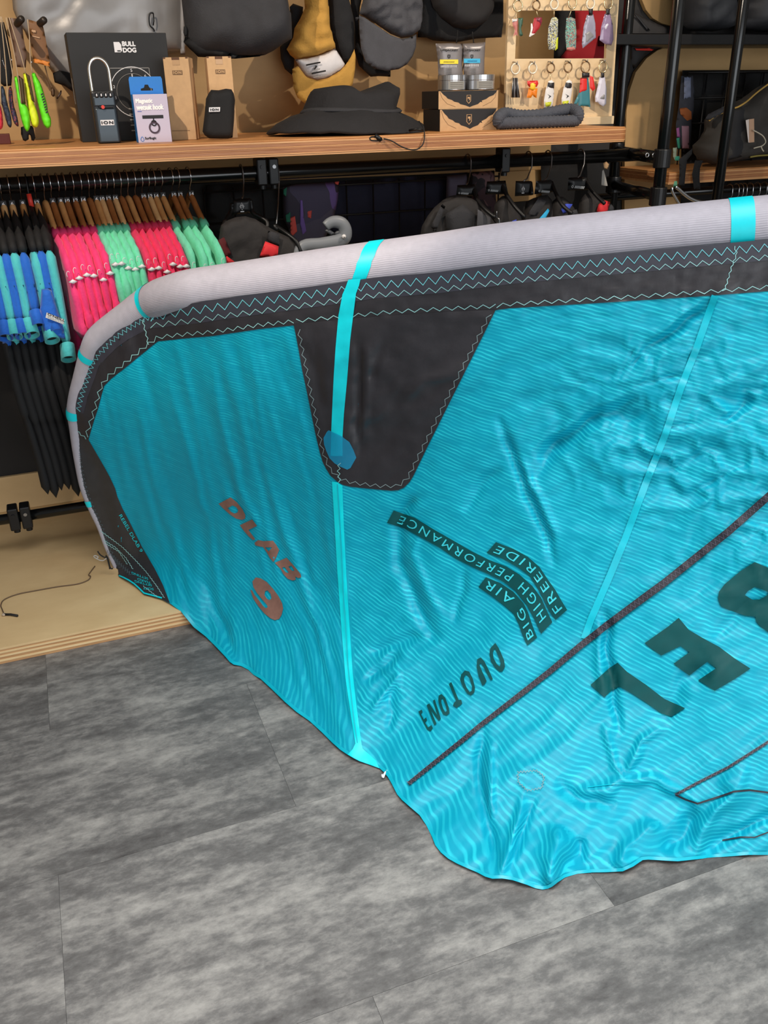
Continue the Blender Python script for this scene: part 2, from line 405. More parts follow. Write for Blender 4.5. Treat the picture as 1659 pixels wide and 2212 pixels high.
# ------------------------------------------------------------------ the kite
# leading-edge stations: silhouette point, canopy seam point, tube radius (px), distance Y
LE = [((2150, 396), (2150, 492), 66, 2.22), ((1900, 403), (1900, 499), 65, 2.17), ((1659, 424), (1659, 519), 64, 2.12), ((1400, 450), (1400, 543), 62, 2.09), ((1100, 482), (1103, 570), 60, 2.06),
      ((940, 505), (944, 590), 58, 2.055), ((800, 524), (808, 601), 56, 2.06), ((680, 541), (690, 618), 54, 2.08), ((560, 560), (571, 634), 51, 2.12), ((460, 575), (474, 647), 48, 2.165),
      ((400, 585), (418, 656), 46, 2.20), ((344.5, 601.5), (366, 664), 43, 2.235), ((313, 618), (338, 670), 40, 2.26), ((284, 638), (312, 675), 37, 2.285), ((263.5, 654.5), (290, 688), 35, 2.305),
      ((226.8, 683.5), (258, 709), 31, 2.335), ((198, 708.5), (234, 730), 29, 2.36), ((185, 724), (220, 746), 27.5, 2.373), ((176.7, 747), (204, 764), 26, 2.39), ((169, 772), (192, 780), 24, 2.405),
      ((159.3, 811), (180, 817), 22, 2.425), ((149.6, 849.4), (168, 853), 19.5, 2.44), ((144, 888), (160, 889), 17, 2.452), ((147, 908), (156.5, 907), 15.5, 2.458), ((151.6, 936), (157, 934), 14, 2.466),
      ((156, 970), (162, 969), 12.5, 2.474), ((161.4, 1001), (166, 1000), 11.5, 2.48), ((169, 1040), (173.5, 1038.5), 10, 2.487), ((176, 1065), (179.5, 1063.5), 9, 2.492), ((184.7, 1086.7), (188, 1085), 8, 2.496),
      ((198, 1116), (201, 1114.5), 7, 2.50), ((210, 1141), (213, 1139.5), 6, 2.505), ((223.6, 1178), (226.3, 1177), 5.2, 2.508), ((236, 1207), (238.5, 1206), 4.5, 2.51), ((248, 1232), (250, 1231), 3.6, 2.51)]
TE = [(369, 1305), (391, 1321.6), (417.8, 1354.5), (443.9, 1375), (465, 1396), (486, 1418), (496, 1430), (505, 1436), (520.8, 1439), (536, 1447), (547, 1457.7), (562.7, 1466.5), (588, 1490), (615.7, 1517), (640, 1538), (668.8, 1558), (695, 1582), (717, 1604), (735, 1620), (750.8, 1630.5), (765, 1639), (777, 1645), (800, 1653),
      (820.7, 1660.6), (829, 1668), (837.6, 1678.7), (846, 1693), (857.6, 1716), (868, 1728), (885, 1743), (906, 1761), (920, 1782), (933.4, 1809), (940, 1826), (952.4, 1842), (968, 1855), (987.6, 1866), (1010, 1876), (1031, 1885), (1048, 1894), (1063.5, 1898.5), (1085, 1898), (1106.9, 1901.5), (1124, 1907), (1139.4, 1912), (1156, 1919), (1172, 1922), (1184, 1920), (1193.6, 1915), (1205, 1906), (1220.7, 1896),
      (1247.8, 1888), (1280, 1885), (1310, 1884.5), (1345, 1882.5), (1368, 1872), (1388.7, 1858), (1400, 1857), (1430, 1859), (1464.6, 1860.8), (1500, 1857), (1546, 1852.7), (1580, 1850), (1616.4, 1847), (1659, 1847), (1760, 1838), (1900, 1822), (2050, 1800), (2150, 1790)]
cen = []
for T, A, r, Y in LE:
    T, A = Vector(T), Vector(A); n = (A-T).normalized(); c = T+n*r
    zc = Y/ray(c.x, c.y).y
    if c.x > 330: zc = float(np.interp(c.x, [330, 420, 560, 800, 1100, 1659, 2150], [zc if c.x < 420 else 2.09, 2.075, 2.03, 1.96, 1.875, 1.75, 1.66]))
    R = r*zc/F; cen.append((at_depth(c.x, c.y, zc), R, zc, c, A))
def spl(pts, sub):                       # Catmull-Rom through arrays
    P = np.array(pts, float); out = []
    for i in range(len(P)-1):
        p0, p1, p2, p3 = P[max(i-1, 0)], P[i], P[i+1], P[min(i+2, len(P)-1)]
        for j in range(sub):
            t = j/sub; out.append(.5*((2*p1)+(-p0+p2)*t+(2*p0-5*p1+4*p2-p3)*t*t+(-p0+3*p1-3*p2+p3)*t**3))
    out.append(P[-1]); return np.array(out)
path = spl([[*c[0], c[1]] for c in cen], 5)
# depth field of the cloth: thin-plate spline on 1/depth through seam, hem and tip points
ctrl = []
for P, R, zc, c, A in cen:
    o = (A-c).length*zc/F; o = min(o, R*.97); ctrl.append((A.x, A.y, 1/(zc-math.sqrt(R*R-o*o)*.98-.0015)))
def fl_(px, py, z):
    P = at_z(px, py, z); return 1/((P-EYE).dot(FW))
for i, (x, y) in enumerate(TE):
    if x < 385: continue
    if x < 440: continue
    ctrl.append((x, y, fl_(x, y, .004)))
for x, y, z in [(256.7, 1247, .054), (289.7, 1263.6, .054), (311, 1284, .054), (350, 1294.7, .054), (369, 1305, .056)]: ctrl.append((x, y, fl_(x, y, z)))
for x, y, z in [(400, 1326, .050)]: ctrl.append((x, y, 1/((at(x, y, 2.165)-EYE).dot(FW))))
ctrl += [(1180, 1740, fl_(1180, 1740, .055)), (1450, 1735, fl_(1450, 1735, .06)), (1659, 1700, fl_(1659, 1700, .11)), (1900, 1690, fl_(1900, 1690, .10))]
CT = np.array(ctrl); Kx = CT[:, :2]/500
def tps(r2): return .5*r2*np.log(np.maximum(r2, 1e-12))
n_ = len(CT); K = tps(((Kx[:, None]-Kx[None])**2).sum(-1))+np.eye(n_)*2e-4
Pm = np.c_[np.ones(n_), Kx]; A_ = np.block([[K, Pm], [Pm.T, np.zeros((3, 3))]])
sol = np.linalg.solve(A_, np.r_[CT[:, 2], 0, 0, 0])
def inv_depth(P):
    p = P/500; return tps(((p[:, None]-Kx[None])**2).sum(-1)) @ sol[:n_]+sol[n_]+p @ sol[n_+1:]
def hash2(ix, iy, s):
    h = (ix.astype(np.int64)*374761393+iy.astype(np.int64)*668265263+s*1442695041) & 0xffffffff
    h = ((h ^ (h >> 13))*1274126177) & 0xffffffff; return ((h ^ (h >> 16)) & 0xffff)/32767.5-1
def vn(x, y, s=0):
    ix, iy = np.floor(x), np.floor(y); fx, fy = x-ix, y-iy; fx = fx*fx*fx*(fx*(fx*6-15)+10); fy = fy*fy*fy*(fy*(fy*6-15)+10)
    a, b, c, d = hash2(ix, iy, s), hash2(ix+1, iy, s), hash2(ix, iy+1, s), hash2(ix+1, iy+1, s)
    return (a*(1-fx)+b*fx)*(1-fy)+(c*(1-fx)+d*fx)*fy
def fbm(x, y, s=0, o=3): return sum(vn(x*2**i, y*2**i, s+i)*.5**i for i in range(o))
def rot(P, dx, dy):
    l = math.hypot(dx, dy); dx, dy = dx/l, dy/l; return P[:, 0]*dx+P[:, 1]*dy, -P[:, 0]*dy+P[:, 1]*dx
def gauss(P, c, rx, ry=None): return np.exp(-((P[:, 0]-c[0])/rx)**2-((P[:, 1]-c[1])/(ry or rx))**2)
CREASES = [  # polyline, half width px, height mm (+ towards the viewer), one-sided
    ([(1075, 900), (1108, 985), (1140, 1065), (1185, 1170), (1203, 1230)], 10, -9), ([(1125, 985), (1160, 1065), (1205, 1165)], 9, 5),
    ([(880, 1075), (858, 1150), (862, 1215), (900, 1300), (955, 1392)], 16, -9), ([(905, 1140), (890, 1200), (925, 1280), (960, 1340)], 11, 4),
    ([(1345, 810), (1395, 750), (1470, 700), (1545, 645)], 13, -9), ([(1330, 825), (1365, 775), (1430, 715), (1520, 650)], 10, 5), ([(1330, 830), (1375, 745)], 5, -4),
    ([(1150, 985), (1250, 925), (1330, 880), (1400, 868)], 30, -17), ([(1165, 955), (1260, 900), (1350, 850)], 14, 6), ([(1370, 835), (1470, 810)], 8, -5), ([(1430, 925), (1510, 915)], 7, -5),
    ([(1160, 1050), (1185, 960), (1215, 880)], 22, -6), ([(1310, 1310), (1312, 1400), (1325, 1500), (1340, 1590)], 11, -10), ([(1290, 1330), (1296, 1420), (1300, 1520)], 10, 4),
    ([(1300, 1560), (1320, 1610), (1330, 1660), (1362, 1690)], 10, 5), ([(1395, 1600), (1360, 1660), (1385, 1600), (1440, 1570)], 10, 6), ([(1540, 1380), (1600, 1320), (1659, 1290)], 20, -5),
    ([(1040, 1570), (1035, 1640), (1040, 1720), (1060, 1800), (1075, 1890)], 12, -8), ([(1060, 1600), (1062, 1680), (1058, 1790)], 9, 6), ([(1130, 1710), (1110, 1790), (1085, 1890)], 11, 7), ([(1160, 1720), (1130, 1790), (1095, 1880)], 10, -6),
    ([(1215, 1790), (1195, 1850), (1180, 1915)], 26, 16), ([(1250, 1800), (1245, 1850), (1235, 1880)], 30, -9), ([(1420, 1770), (1360, 1830), (1330, 1875)], 30, 12), ([(1510, 1740), (1470, 1800), (1440, 1850)], 24, -10),
    ([(1240, 1700), (1275, 1720), (1340, 1690), (1420, 1685), (1510, 1740)], 14, 7), ([(1200, 1690), (1260, 1735), (1330, 1730)], 16, -7), ([(1620, 1650), (1560, 1740), (1500, 1845)], 22, 9), ([(1700, 1740), (1590, 1800), (1500, 1850)], 16, -7),
    ([(800, 1410), (850, 1390), (920, 1370)], 13, -7), ([(790, 1480), (820, 1440), (870, 1400)], 12, -6), ([(840, 1490), (850, 1540), (835, 1590)], 10, -5), ([(800, 1540), (830, 1500), (865, 1450)], 9, 5),
    ([(1010, 1230), (990, 1300), (985, 1350)], 10, -4), ([(1000, 1100), (1035, 1060), (1080, 1010)], 14, -5), ([(1540, 1420), (1450, 1510), (1420, 1560)], 30, -6),
    ([(870, 1120), (892, 1075)], 12, -5), ([(1420, 1030), (1480, 1000), (1560, 960)], 14, -6), ([(1560, 920), (1625, 850)], 14, -8), ([(1600, 840), (1659, 838)], 7, -5), ([(1500, 1060), (1545, 1040), (1600, 1000)], 10, -5),
    ([(560, 970), (600, 1110), (640, 1230), (690, 1370), (730, 1520)], 9, 3.5), ([(455, 760), (475, 900), (520, 1060), (590, 1200)], 9, 3), ([(350, 780), (400, 960), (450, 1130), (480, 1300), (515, 1430)], 9, 3),
    ([(290, 830), (320, 1000), (380, 1180), (440, 1340)], 9, 2.5), ([(545, 760), (560, 900), (590, 1040)], 8, 2.5), ([(430, 1230), (470, 1330), (512, 1432)], 10, -5), ([(610, 1050), (650, 1180), (700, 1330)], 10, -3),
    ([(770, 730), (778, 800), (772, 900), (776, 1000)], 8, -6), ([(792, 740), (790, 850), (785, 950)], 9, 4), ([(650, 740), (680, 800), (690, 880)], 12, -4), ([(860, 870), (930, 820), (1010, 790)], 20, 4), ([(830, 740), (800, 820)], 10, -3)]
FANS = [((1080, 1890), [(-25, 150), (-12, 200), (2, 170), (14, 190), (28, 130)], 10, 6)]
def relief(P):
    d = np.zeros(len(P))
    strut = 733+(P[:, 1]-1040)*.075
    left = 1/(1+np.exp((P[:, 0]-strut)/12)); right = 1-left
    up = np.clip((P[:, 1]-690)/60, 0, 1)
    a, b = rot(P, .26, 1); d += left*up*(fbm(b/34+vn(a/150, b/60, 9)*.5, a/260, 3)*.0055+fbm(b/13, a/130, 5)*.0020)
    a, b = rot(P, .80, -.60); band = np.exp(-((P[:, 1]-(640+.0*P[:, 0]))/50)**2)
    d += right*(fbm(b/70, a/230, 11)*.0075+fbm(a/120, b/90, 12)*.004)*np.clip((P[:, 1]-700)/150, 0, 1)
    cr = gauss(P, (1480, 900), 260, 190)+.55*gauss(P, (1600, 1130), 160, 160)+.5*gauss(P, (840, 1450), 80, 130)+.65*gauss(P, (1140, 1690), 45, 40)
    rg = .5-np.abs(fbm(P[:, 0]/95+fbm(P[:, 0]/80, P[:, 1]/80, 31)*.6, P[:, 1]/62, 21, 2)); rg2 = .5-np.abs(fbm(P[:, 0]/24, P[:, 1]/22, 41))
    d += cr*(rg*.0200+rg2*.0036)*right
    bk = np.clip((735-P[:, 1])/40, 0, 1)*np.clip((P[:, 0]-300)/100, 0, 1); d += bk*fbm(P[:, 0]/40, P[:, 1]/14, 51)*.0020
    patch = gauss(P, (820, 850), 150, 150); d += patch*(fbm(P[:, 0]/60, P[:, 1]/45, 61)*.004+(.5-np.abs(fbm(P[:, 0]/40, P[:, 1]/36, 62)))*.0032)
    d += .012*np.exp(-((P[:, 0]-strut)/48)**2)*np.clip((P[:, 1]-700)/300, 0, 1)*np.clip((1660-P[:, 1])/80, 0, 1)
    flo = np.clip((P[:, 1]-(1500+0*P[:, 0]))/250, 0, 1)*np.clip((P[:, 0]-900)/120, 0, 1)
    for pl, wd, mm in CREASES:
        pl = np.array(pl, float); L = np.r_[0, np.cumsum(np.linalg.norm(np.diff(pl, axis=0), axis=1))]
        lo, hi = pl.min(0)-wd*3, pl.max(0)+wd*3
        ix = np.where((P[:, 0] > lo[0]) & (P[:, 0] < hi[0]) & (P[:, 1] > lo[1]) & (P[:, 1] < hi[1]))[0]
        if not len(ix): continue
        Q = P[ix]; Q = Q+np.stack([vn(Q[:, 0]/40, Q[:, 1]/40, 71), vn(Q[:, 0]/40, Q[:, 1]/40, 72)], 1)*wd*.45
        best = np.full(len(Q), 1e9); tt = np.zeros(len(Q))
        for i in range(len(pl)-1):
            ab = pl[i+1]-pl[i]; t = np.clip(((Q-pl[i])@ab)/(ab@ab), 0, 1); q = ((Q-pl[i]-t[:, None]*ab)**2).sum(1)
            m = q < best; best[m] = q[m]; tt[m] = (L[i]+t[m]*np.linalg.norm(ab))/L[-1]
        d[ix] += np.exp(-best/(wd*wd*.6))*np.clip(np.minimum(tt, 1-tt)*5, 0, 1)**.7*mm*.0020
    e = np.clip((P[:, 1]-700)/100, 0, 1)
    return d
SEAM = [tuple(c[4]) for c in cen]
def hemfade(P):                           # flat where the cloth is sewn to the tube
    sx = np.array([s[0] for s in SEAM[:14]])[::-1]; sy = np.array([s[1] for s in SEAM[:14]])[::-1]
    return np.where(P[:, 0] > sx[0], np.clip((P[:, 1]-np.interp(P[:, 0], sx, sy))/70, 0, 1), 1)
def cloth(P, eps=0.0):
    P = np.asarray(P, float); zc = 1/inv_depth(P); zc = zc-relief(P)*hemfade(P)-eps
    out = np.stack([EYE.x+zc*(FW.x+RT.x*(P[:, 0]-CX)/F-UP.x*(P[:, 1]-CY)/F), EYE.y+zc*(FW.y+RT.y*(P[:, 0]-CX)/F-UP.y*(P[:, 1]-CY)/F),
                    EYE.z+zc*(FW.z+RT.z*(P[:, 0]-CX)/F-UP.z*(P[:, 1]-CY)/F)], 1)
    return out
kite = thing('inflatable_kite', 'large turquoise inflatable kite with grey leading edge standing on the floor', 'kite', (.62, 1.43, 0))
def sheet(name, loops, cell, eps, m, parent=kite, stripes=None):
    pts, tris, a, b = cdt(loops, cell); W = cloth(pts, eps)
    W[:, 2] = np.maximum(W[:, 2], .0006+eps*.3)
    mb = MB()
    T = np.array(tris); n = np.cross(W[T[:, 1]]-W[T[:, 0]], W[T[:, 2]]-W[T[:, 0]])
    face = (n*(W[T[:, 0]]-np.array(EYE))).sum(1) > 0; T[face] = T[face][:, ::-1]
    mb.add([Vector(p) for p in W], [tuple(int(i) for i in t) for t in T])
    mb.uv = np.stack(stripes(pts, W), 1) if stripes else np.zeros((len(W), 2))
    return mb.build(name, m, parent, smooth=True)
def ribbon(name, pl, wd, eps, m, parent=kite, step=None):
    pl = [np.array(p, float) for p in pl]
    if step:
        q = []
        for a, b in zip(pl[:-1], pl[1:]):
            k = max(1, int(np.linalg.norm(b-a)/step)); q += [a+(b-a)*j/k for j in range(k)]
        pl = q+[pl[-1]]
    L = []; R_ = []
    for i, p in enumerate(pl):
        t = pl[min(i+1, len(pl)-1)]-pl[max(i-1, 0)]; t = t/(np.linalg.norm(t)+1e-9); nn = np.array([-t[1], t[0]])
        w_ = wd if not callable(wd) else wd(i/(len(pl)-1)); L.append(p+nn*w_/2); R_.append(p-nn*w_/2)
    N = len(pl); W = cloth(np.array(L+R_), eps); W[:, 2] = np.maximum(W[:, 2], .0008)
    mb = MB().add([Vector(p) for p in W], [(i, i+1, N+i+1, N+i) for i in range(N-1)])
    return mb.build(name, m, parent, smooth=True)
def zigzag(pl, period, amp, side=0):
    pl = [np.array(p, float) for p in pl]; out = []; acc = 0; k = 0
    L = [0]
    for a, b in zip(pl[:-1], pl[1:]): L.append(L[-1]+np.linalg.norm(b-a))
    s = 0
    while s < L[-1]:
        i = max(j for j in range(len(L)-1) if L[j] <= s); t = (s-L[i])/(L[i+1]-L[i]+1e-9); p = pl[i]+(pl[i+1]-pl[i])*t
        d = (pl[i+1]-pl[i]); d = d/np.linalg.norm(d); nn = np.array([-d[1], d[0]]); out.append(p+nn*amp*(1 if k % 2 else -1)); k += 1
        s += period/2*(1 if not callable(period) else 1)
    return out
def offs(pl, d):
    pl = [np.array(p, float) for p in pl]; out = []
    for i, p in enumerate(pl):
        t = pl[min(i+1, len(pl)-1)]-pl[max(i-1, 0)]; t = t/np.linalg.norm(t); out.append(p+np.array([-t[1], t[0]])*d)
    return out

# cloth material: turquoise ripstop with fine lighter rib lines
def canopy_mat():
    m = bpy.data.materials.new('turquoise_ripstop'); m.use_nodes = True; nt = m.node_tree; b = nt.nodes['Principled BSDF']; N = nt.nodes.new; L = nt.links.new
    uv = N('ShaderNodeUVMap'); uv.uv_map = 'UVMap'; sp = N('ShaderNodeSeparateXYZ'); L(uv.outputs[0], sp.inputs[0])
    n0 = N('ShaderNodeTexNoise'); n0.inputs['Scale'].default_value = .10; n0.inputs['Detail'].default_value = 2; L(uv.outputs[0], n0.inputs['Vector'])
    ma = N('ShaderNodeMath'); ma.operation = 'MULTIPLY_ADD'; L(n0.outputs['Fac'], ma.inputs[0]); ma.inputs[1].default_value = 1.7; L(sp.outputs[1], ma.inputs[2])
    fr = N('ShaderNodeMath'); fr.operation = 'PINGPONG'; fr.inputs[1].default_value = .5; L(ma.outputs[0], fr.inputs[0])
    mr = N('ShaderNodeMapRange'); mr.interpolation_type = 'SMOOTHSTEP'; mr.inputs['From Min'].default_value = .20; mr.inputs['From Max'].default_value = .42; L(fr.outputs[0], mr.inputs['Value'])
    # broken along the line
    mp = N('ShaderNodeMapping'); mp.inputs['Scale'].default_value = (.25, 1.0, 1); L(uv.outputs[0], mp.inputs[0])
    n1 = N('ShaderNodeTexNoise'); n1.inputs['Scale'].default_value = .5; n1.inputs['Detail'].default_value = 4; L(mp.outputs[0], n1.inputs['Vector'])
    m1 = N('ShaderNodeMapRange'); m1.inputs['From Min'].default_value = .34; m1.inputs['From Max'].default_value = .66; m1.inputs['To Min'].default_value = .12; L(n1.outputs['Fac'], m1.inputs['Value'])
    mu = N('ShaderNodeMath'); mu.operation = 'MULTIPLY'; L(mr.outputs[0], mu.inputs[0]); L(m1.outputs[0], mu.inputs[1])
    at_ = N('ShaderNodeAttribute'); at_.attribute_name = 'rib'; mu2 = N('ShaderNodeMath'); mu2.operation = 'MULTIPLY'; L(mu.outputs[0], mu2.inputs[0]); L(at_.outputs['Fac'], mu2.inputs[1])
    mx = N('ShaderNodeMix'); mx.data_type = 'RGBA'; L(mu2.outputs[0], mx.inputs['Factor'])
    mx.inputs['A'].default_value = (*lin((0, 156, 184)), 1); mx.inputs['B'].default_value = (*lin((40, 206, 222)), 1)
    L(mx.outputs['Result'], b.inputs['Base Color']); b.inputs['Roughness'].default_value = .48; b.inputs['Specular IOR Level'].default_value = .28
    bp = N('ShaderNodeBump'); bp.inputs['Strength'].default_value = .25; bp.inputs['Distance'].default_value = .001; L(fr.outputs[0], bp.inputs['Height']); L(bp.outputs[0], b.inputs['Normal'])
    return m
CM = canopy_mat()
def stripe_uv(pts, W):
    # ribs run along a fixed direction inside each panel
    strut = 733+(pts[:, 1]-1040)*.075; U = np.zeros(len(W)); V = np.zeros(len(W))
    for side, (p, q), sp in ((0, ((420, 900), (600, 978)), .0072), (1, ((1060, 800), (1290, 876)), .0078)):
        g = cloth([p, q, (p[0]+20, p[1]+60)]); d = g[1]-g[0]; d /= np.linalg.norm(d); nn = np.cross(d, g[2]-g[0]); nn /= np.linalg.norm(nn); e = np.cross(nn, d)
        m = (pts[:, 0] > strut) if side else (pts[:, 0] <= strut)
        V[m] = (W[m]@e)/sp; U[m] = (W[m]@d)/sp
    return U, V
seam_in = [(float(c[3].x+(c[4].x-c[3].x)*.97), float(c[3].y+(c[4].y-c[3].y)*.97)) for c in cen]
tip_low = [(256.7, 1246), (266.4, 1250), (278, 1256), (289.7, 1263.6), (300, 1273), (311, 1284), (330, 1289), (350, 1294.7)]
outline = seam_in+tip_low+TE
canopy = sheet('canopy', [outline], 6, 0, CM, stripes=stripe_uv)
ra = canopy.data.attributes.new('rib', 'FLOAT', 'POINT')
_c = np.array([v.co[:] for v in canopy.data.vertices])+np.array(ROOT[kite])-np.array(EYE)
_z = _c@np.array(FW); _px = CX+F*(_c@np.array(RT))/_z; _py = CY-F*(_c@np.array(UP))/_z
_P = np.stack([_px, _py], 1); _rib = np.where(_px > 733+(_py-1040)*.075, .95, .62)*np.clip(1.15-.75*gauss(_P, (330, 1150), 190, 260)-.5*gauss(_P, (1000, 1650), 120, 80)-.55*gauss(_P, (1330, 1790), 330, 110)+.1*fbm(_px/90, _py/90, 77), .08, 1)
ra.data.foreach_set('value', _rib.astype(np.float32))

# leading edge tube
def le_mat():
    m = mat('grey_dacron', (176, 172, 182), .55, var=.05, vscale=60, spec=.4); nt = m.node_tree; b = nt.nodes['Principled BSDF']
    uv = nt.nodes.new('ShaderNodeUVMap'); uv.uv_map = 'UVMap'; wv = nt.nodes.new('ShaderNodeTexWave'); wv.bands_direction = 'Y'; wv.inputs['Scale'].default_value = 26; wv.inputs['Distortion'].default_value = 1.5; wv.inputs['Detail'].default_value = 1
    nt.links.new(uv.outputs[0], wv.inputs['Vector']); bp = nt.nodes.new('ShaderNodeBump'); bp.inputs['Strength'].default_value = .22; bp.inputs['Distance'].default_value = .002
    nt.links.new(wv.outputs['Fac'], bp.inputs['Height']); nt.links.new(bp.outputs[0], b.inputs['Normal']); return m
def sweep(mb, P, rs, n=32, cap=False):
    vs = []; uv = []; s = 0
    for i in range(len(P)):
        t = (P[min(i+1, len(P)-1)]-P[max(i-1, 0)]); t = Vector(t).normalized()
        x = Z-t*t.z; 
        if x.length < .25: x = Vector((0, -1, 0))-t*(-t.y)
        x.normalize()
        if i and x.dot(px_) < 0: x = px_
        px_ = (x*.5+px_*.5).normalized() if i else x
        x = (px_-t*px_.dot(t)).normalized(); y = t.cross(x)
        if i: s += np.linalg.norm(P[i]-P[i-1])
        for k in range(n+1):
            a = 2*math.pi*k/n; vs.append(Vector(P[i])+(x*math.cos(a)+y*math.sin(a))*rs[i]); uv.append((s*2, k/n))
    fs = [(i*(n+1)+k, i*(n+1)+k+1, (i+1)*(n+1)+k+1, (i+1)*(n+1)+k) for i in range(len(P)-1) for k in range(n)]
    if cap: fs += [tuple(reversed(range(n))), tuple((len(P)-1)*(n+1)+q for q in range(n))]
    mb.add(vs, fs); mb.uv = np.array(uv); return mb
le = sweep(MB(), path[:, :3], path[:, 3], cap=True).build('leading_edge', le_mat(), kite, smooth=True)
turq = mat('turquoise_tape', (0, 216, 228), .45, var=.03, vscale=80)
def le_band(p_from, p_to, shear=0):               # tape wrapped round the tube between two seam positions (picture x,y along the tube)
    pr = []
    for q in path[:, :3]:
        d = Vector(q)-EYE; z = d.dot(FW); pr.append((CX+F*d.dot(RT)/z, CY-F*d.dot(UP)/z))
    pr = np.array(pr); fine = spl(np.c_[path, pr], 8)
    i0 = np.argmin(((fine[:, 4:]-np.array(p_from))**2).sum(1)); i1 = np.argmin(((fine[:, 4:]-np.array(p_to))**2).sum(1)); i0, i1 = sorted((i0, i1)); i1 = max(i1, i0+1)
    st = max(1, (i1-i0)//6); idx = list(range(i0, i1+1, st)); 
    mb = MB(); sweep(mb, fine[idx, :3], fine[idx, 3]+.0012); mb.uv = None
    if shear:                             # tape runs slightly slantwise round the tube
        n = 33
        for q_, i in enumerate(idx):
            for k in range(n):
                j = int(np.clip(i-round(shear*math.cos(2*math.pi*k/32)), 0, len(fine)-1)); mb.v[q_*n+k] += Vector(fine[j, :3]-fine[i, :3])
    return mb.build('seam_band', turq, kite, smooth=True)
le_band((779, 580), (807, 576), 9); le_band((1572, 489), (1622, 483)); le_band((322, 658), (336, 648)); le_band((186, 770), (189, 757)); le_band((157, 903), (160, 885)); le_band((184, 1082), (188, 1095))

black_a = mat('black_dacron', (47, 45, 49), .42, var=.12, vscale=25, bump=.12, bscale=60, spec=.5)
black_b = mat('black_dacron_seam', (56, 56, 66), .5, var=.06, vscale=60)
black_c = mat('black_dacron_tip', (50, 51, 55), .42, var=.12, vscale=30, bump=.1, bscale=60, spec=.5)
thread = mat('turquoise_thread', (120, 212, 222), .6)
thread2 = mat('pale_thread', (150, 205, 205), .6)
A_line = [(float(c[3].x+(c[4].x-c[3].x)*.94), float(c[3].y+(c[4].y-c[3].y)*.94)) for c in cen]
B_low = [(2150, 603), (1900, 612), (1659, 629), (1504, 641), (1302, 654), (1100, 666), (1071, 670), (950, 676), (850, 683), (760, 690), (634, 703), (560, 711), (460, 725.9), (400, 731), (340.6, 737.5), (321.3, 753), (280, 787), (240, 818.5), (224.9, 834), (219, 855), (211.4, 884), (203.6, 907), (197.9, 926.5), (191, 949.7)]
tip_in = [(204, 972), (225.5, 1009), (237, 1030), (249, 1055.5), (253.7, 1073), (264.4, 1098), (280, 1127.5), (307, 1182), (334.4, 1228.6), (352, 1263.6), (367, 1303)]
top = [a for a in A_line if not (a[0] < 175 and a[1] > 940)]
def inset(pl, d): return [tuple(p) for p in offs(pl, d)]
sheet('leading_edge_panel', [top+[(160, 950)]+B_low[::-1]], 8, .0016, black_a)
low = [a for a in A_line if a[1] > 935 and a[0] < 260]
sheet('wing_tip_panel', [[(158, 938)]+low+tip_low+tip_in[::-1]+[(191, 949.7)]], 8, .0020, black_c)
sa = [a for a in A_line if a[1] < 900 or a[0] > 300]
def seg_w(f):
    return [np.array(a)+np.array(n)*f for a, n in zip(sa, nrm)]
nrm = []
for i, a in enumerate(sa):
    p, q = np.array(sa[max(i-1, 0)]), np.array(sa[min(i+1, len(sa)-1)]); t = (q-p)/np.linalg.norm(q-p); nn = np.array([t[1], -t[0]])
    if nn@np.array([600-a[0], 1100-a[1]]) < 0: nn = -nn
    nrm.append(nn)
wsc = np.array([1.0 if a[0] > 380 else max(.38, (a[0]-140)/240*.55+.42) for a in sa])
tape = [np.array(a)+n*45*s for a, n, s in zip(sa, nrm, wsc)]
sheet('seam_tape', [[tuple(a) for a in sa]+[tuple(p) for p in tape[::-1]]], 10, .0022, black_b)
r1 = [np.array(a)+n*17*s for a, n, s in zip(sa, nrm, wsc)]; r2 = [np.array(a)+n*38*s for a, n, s in zip(sa, nrm, wsc)]
left_i = [i for i, a in enumerate(sa) if a[0] < 345]; right_i = [i for i, a in enumerate(sa) if a[0] > 300]
ribbon('zigzag_stitching', zigzag([r1[i] for i in right_i], 27, 8), 2.0, .0034, thread)
ribbon('zigzag_stitching', zigzag([r2[i] for i in right_i], 27, 5.5), 1.7, .0034, thread2)
ribbon('zigzag_stitching', zigzag([r1[i] for i in left_i], 11, 5), 1.7, .0034, thread)
bl = [b for b in B_low if b[0] < 640]; br = [b for b in B_low if b[0] > 1060]
off_up = lambda pl, d: [(p[0]-(d*.75 if p[0] < 330 else 0), p[1]-(d if p[0] > 330 else d*.6 if p[1] < 830 else 0)) for p in pl]
ribbon('zigzag_stitching', zigzag(off_up(br, 9), 30, 4), 1.6, .0034, thread2)
ribbon('zigzag_stitching', zigzag(off_up(bl, 9), 22, 4), 1.6, .0034, thread2)
ribbon('zigzag_stitching', zigzag([(640, 693), (740, 684), (850, 673), (1071, 661)], 27, 4), 1.6, .0042, thread2)
for pl in ([(1586, 532), (1592, 548), (1582, 572), (1574, 598), (1566, 625), (1556, 634)], [(308, 690), (313, 712), (318, 730), (320, 748)], [(160, 925), (174, 938), (190, 950)]):
    ribbon('seam_stitching', zigzag(pl, 14, 1.6), 1.6, .0036, thread2)
low_s = offs([(158, 938)]+low, -7); ribbon('zigzag_stitching', zigzag(low_s, 9, 3.2), 1.3, .0036, mat('dim_thread', (88, 104, 112), .7))

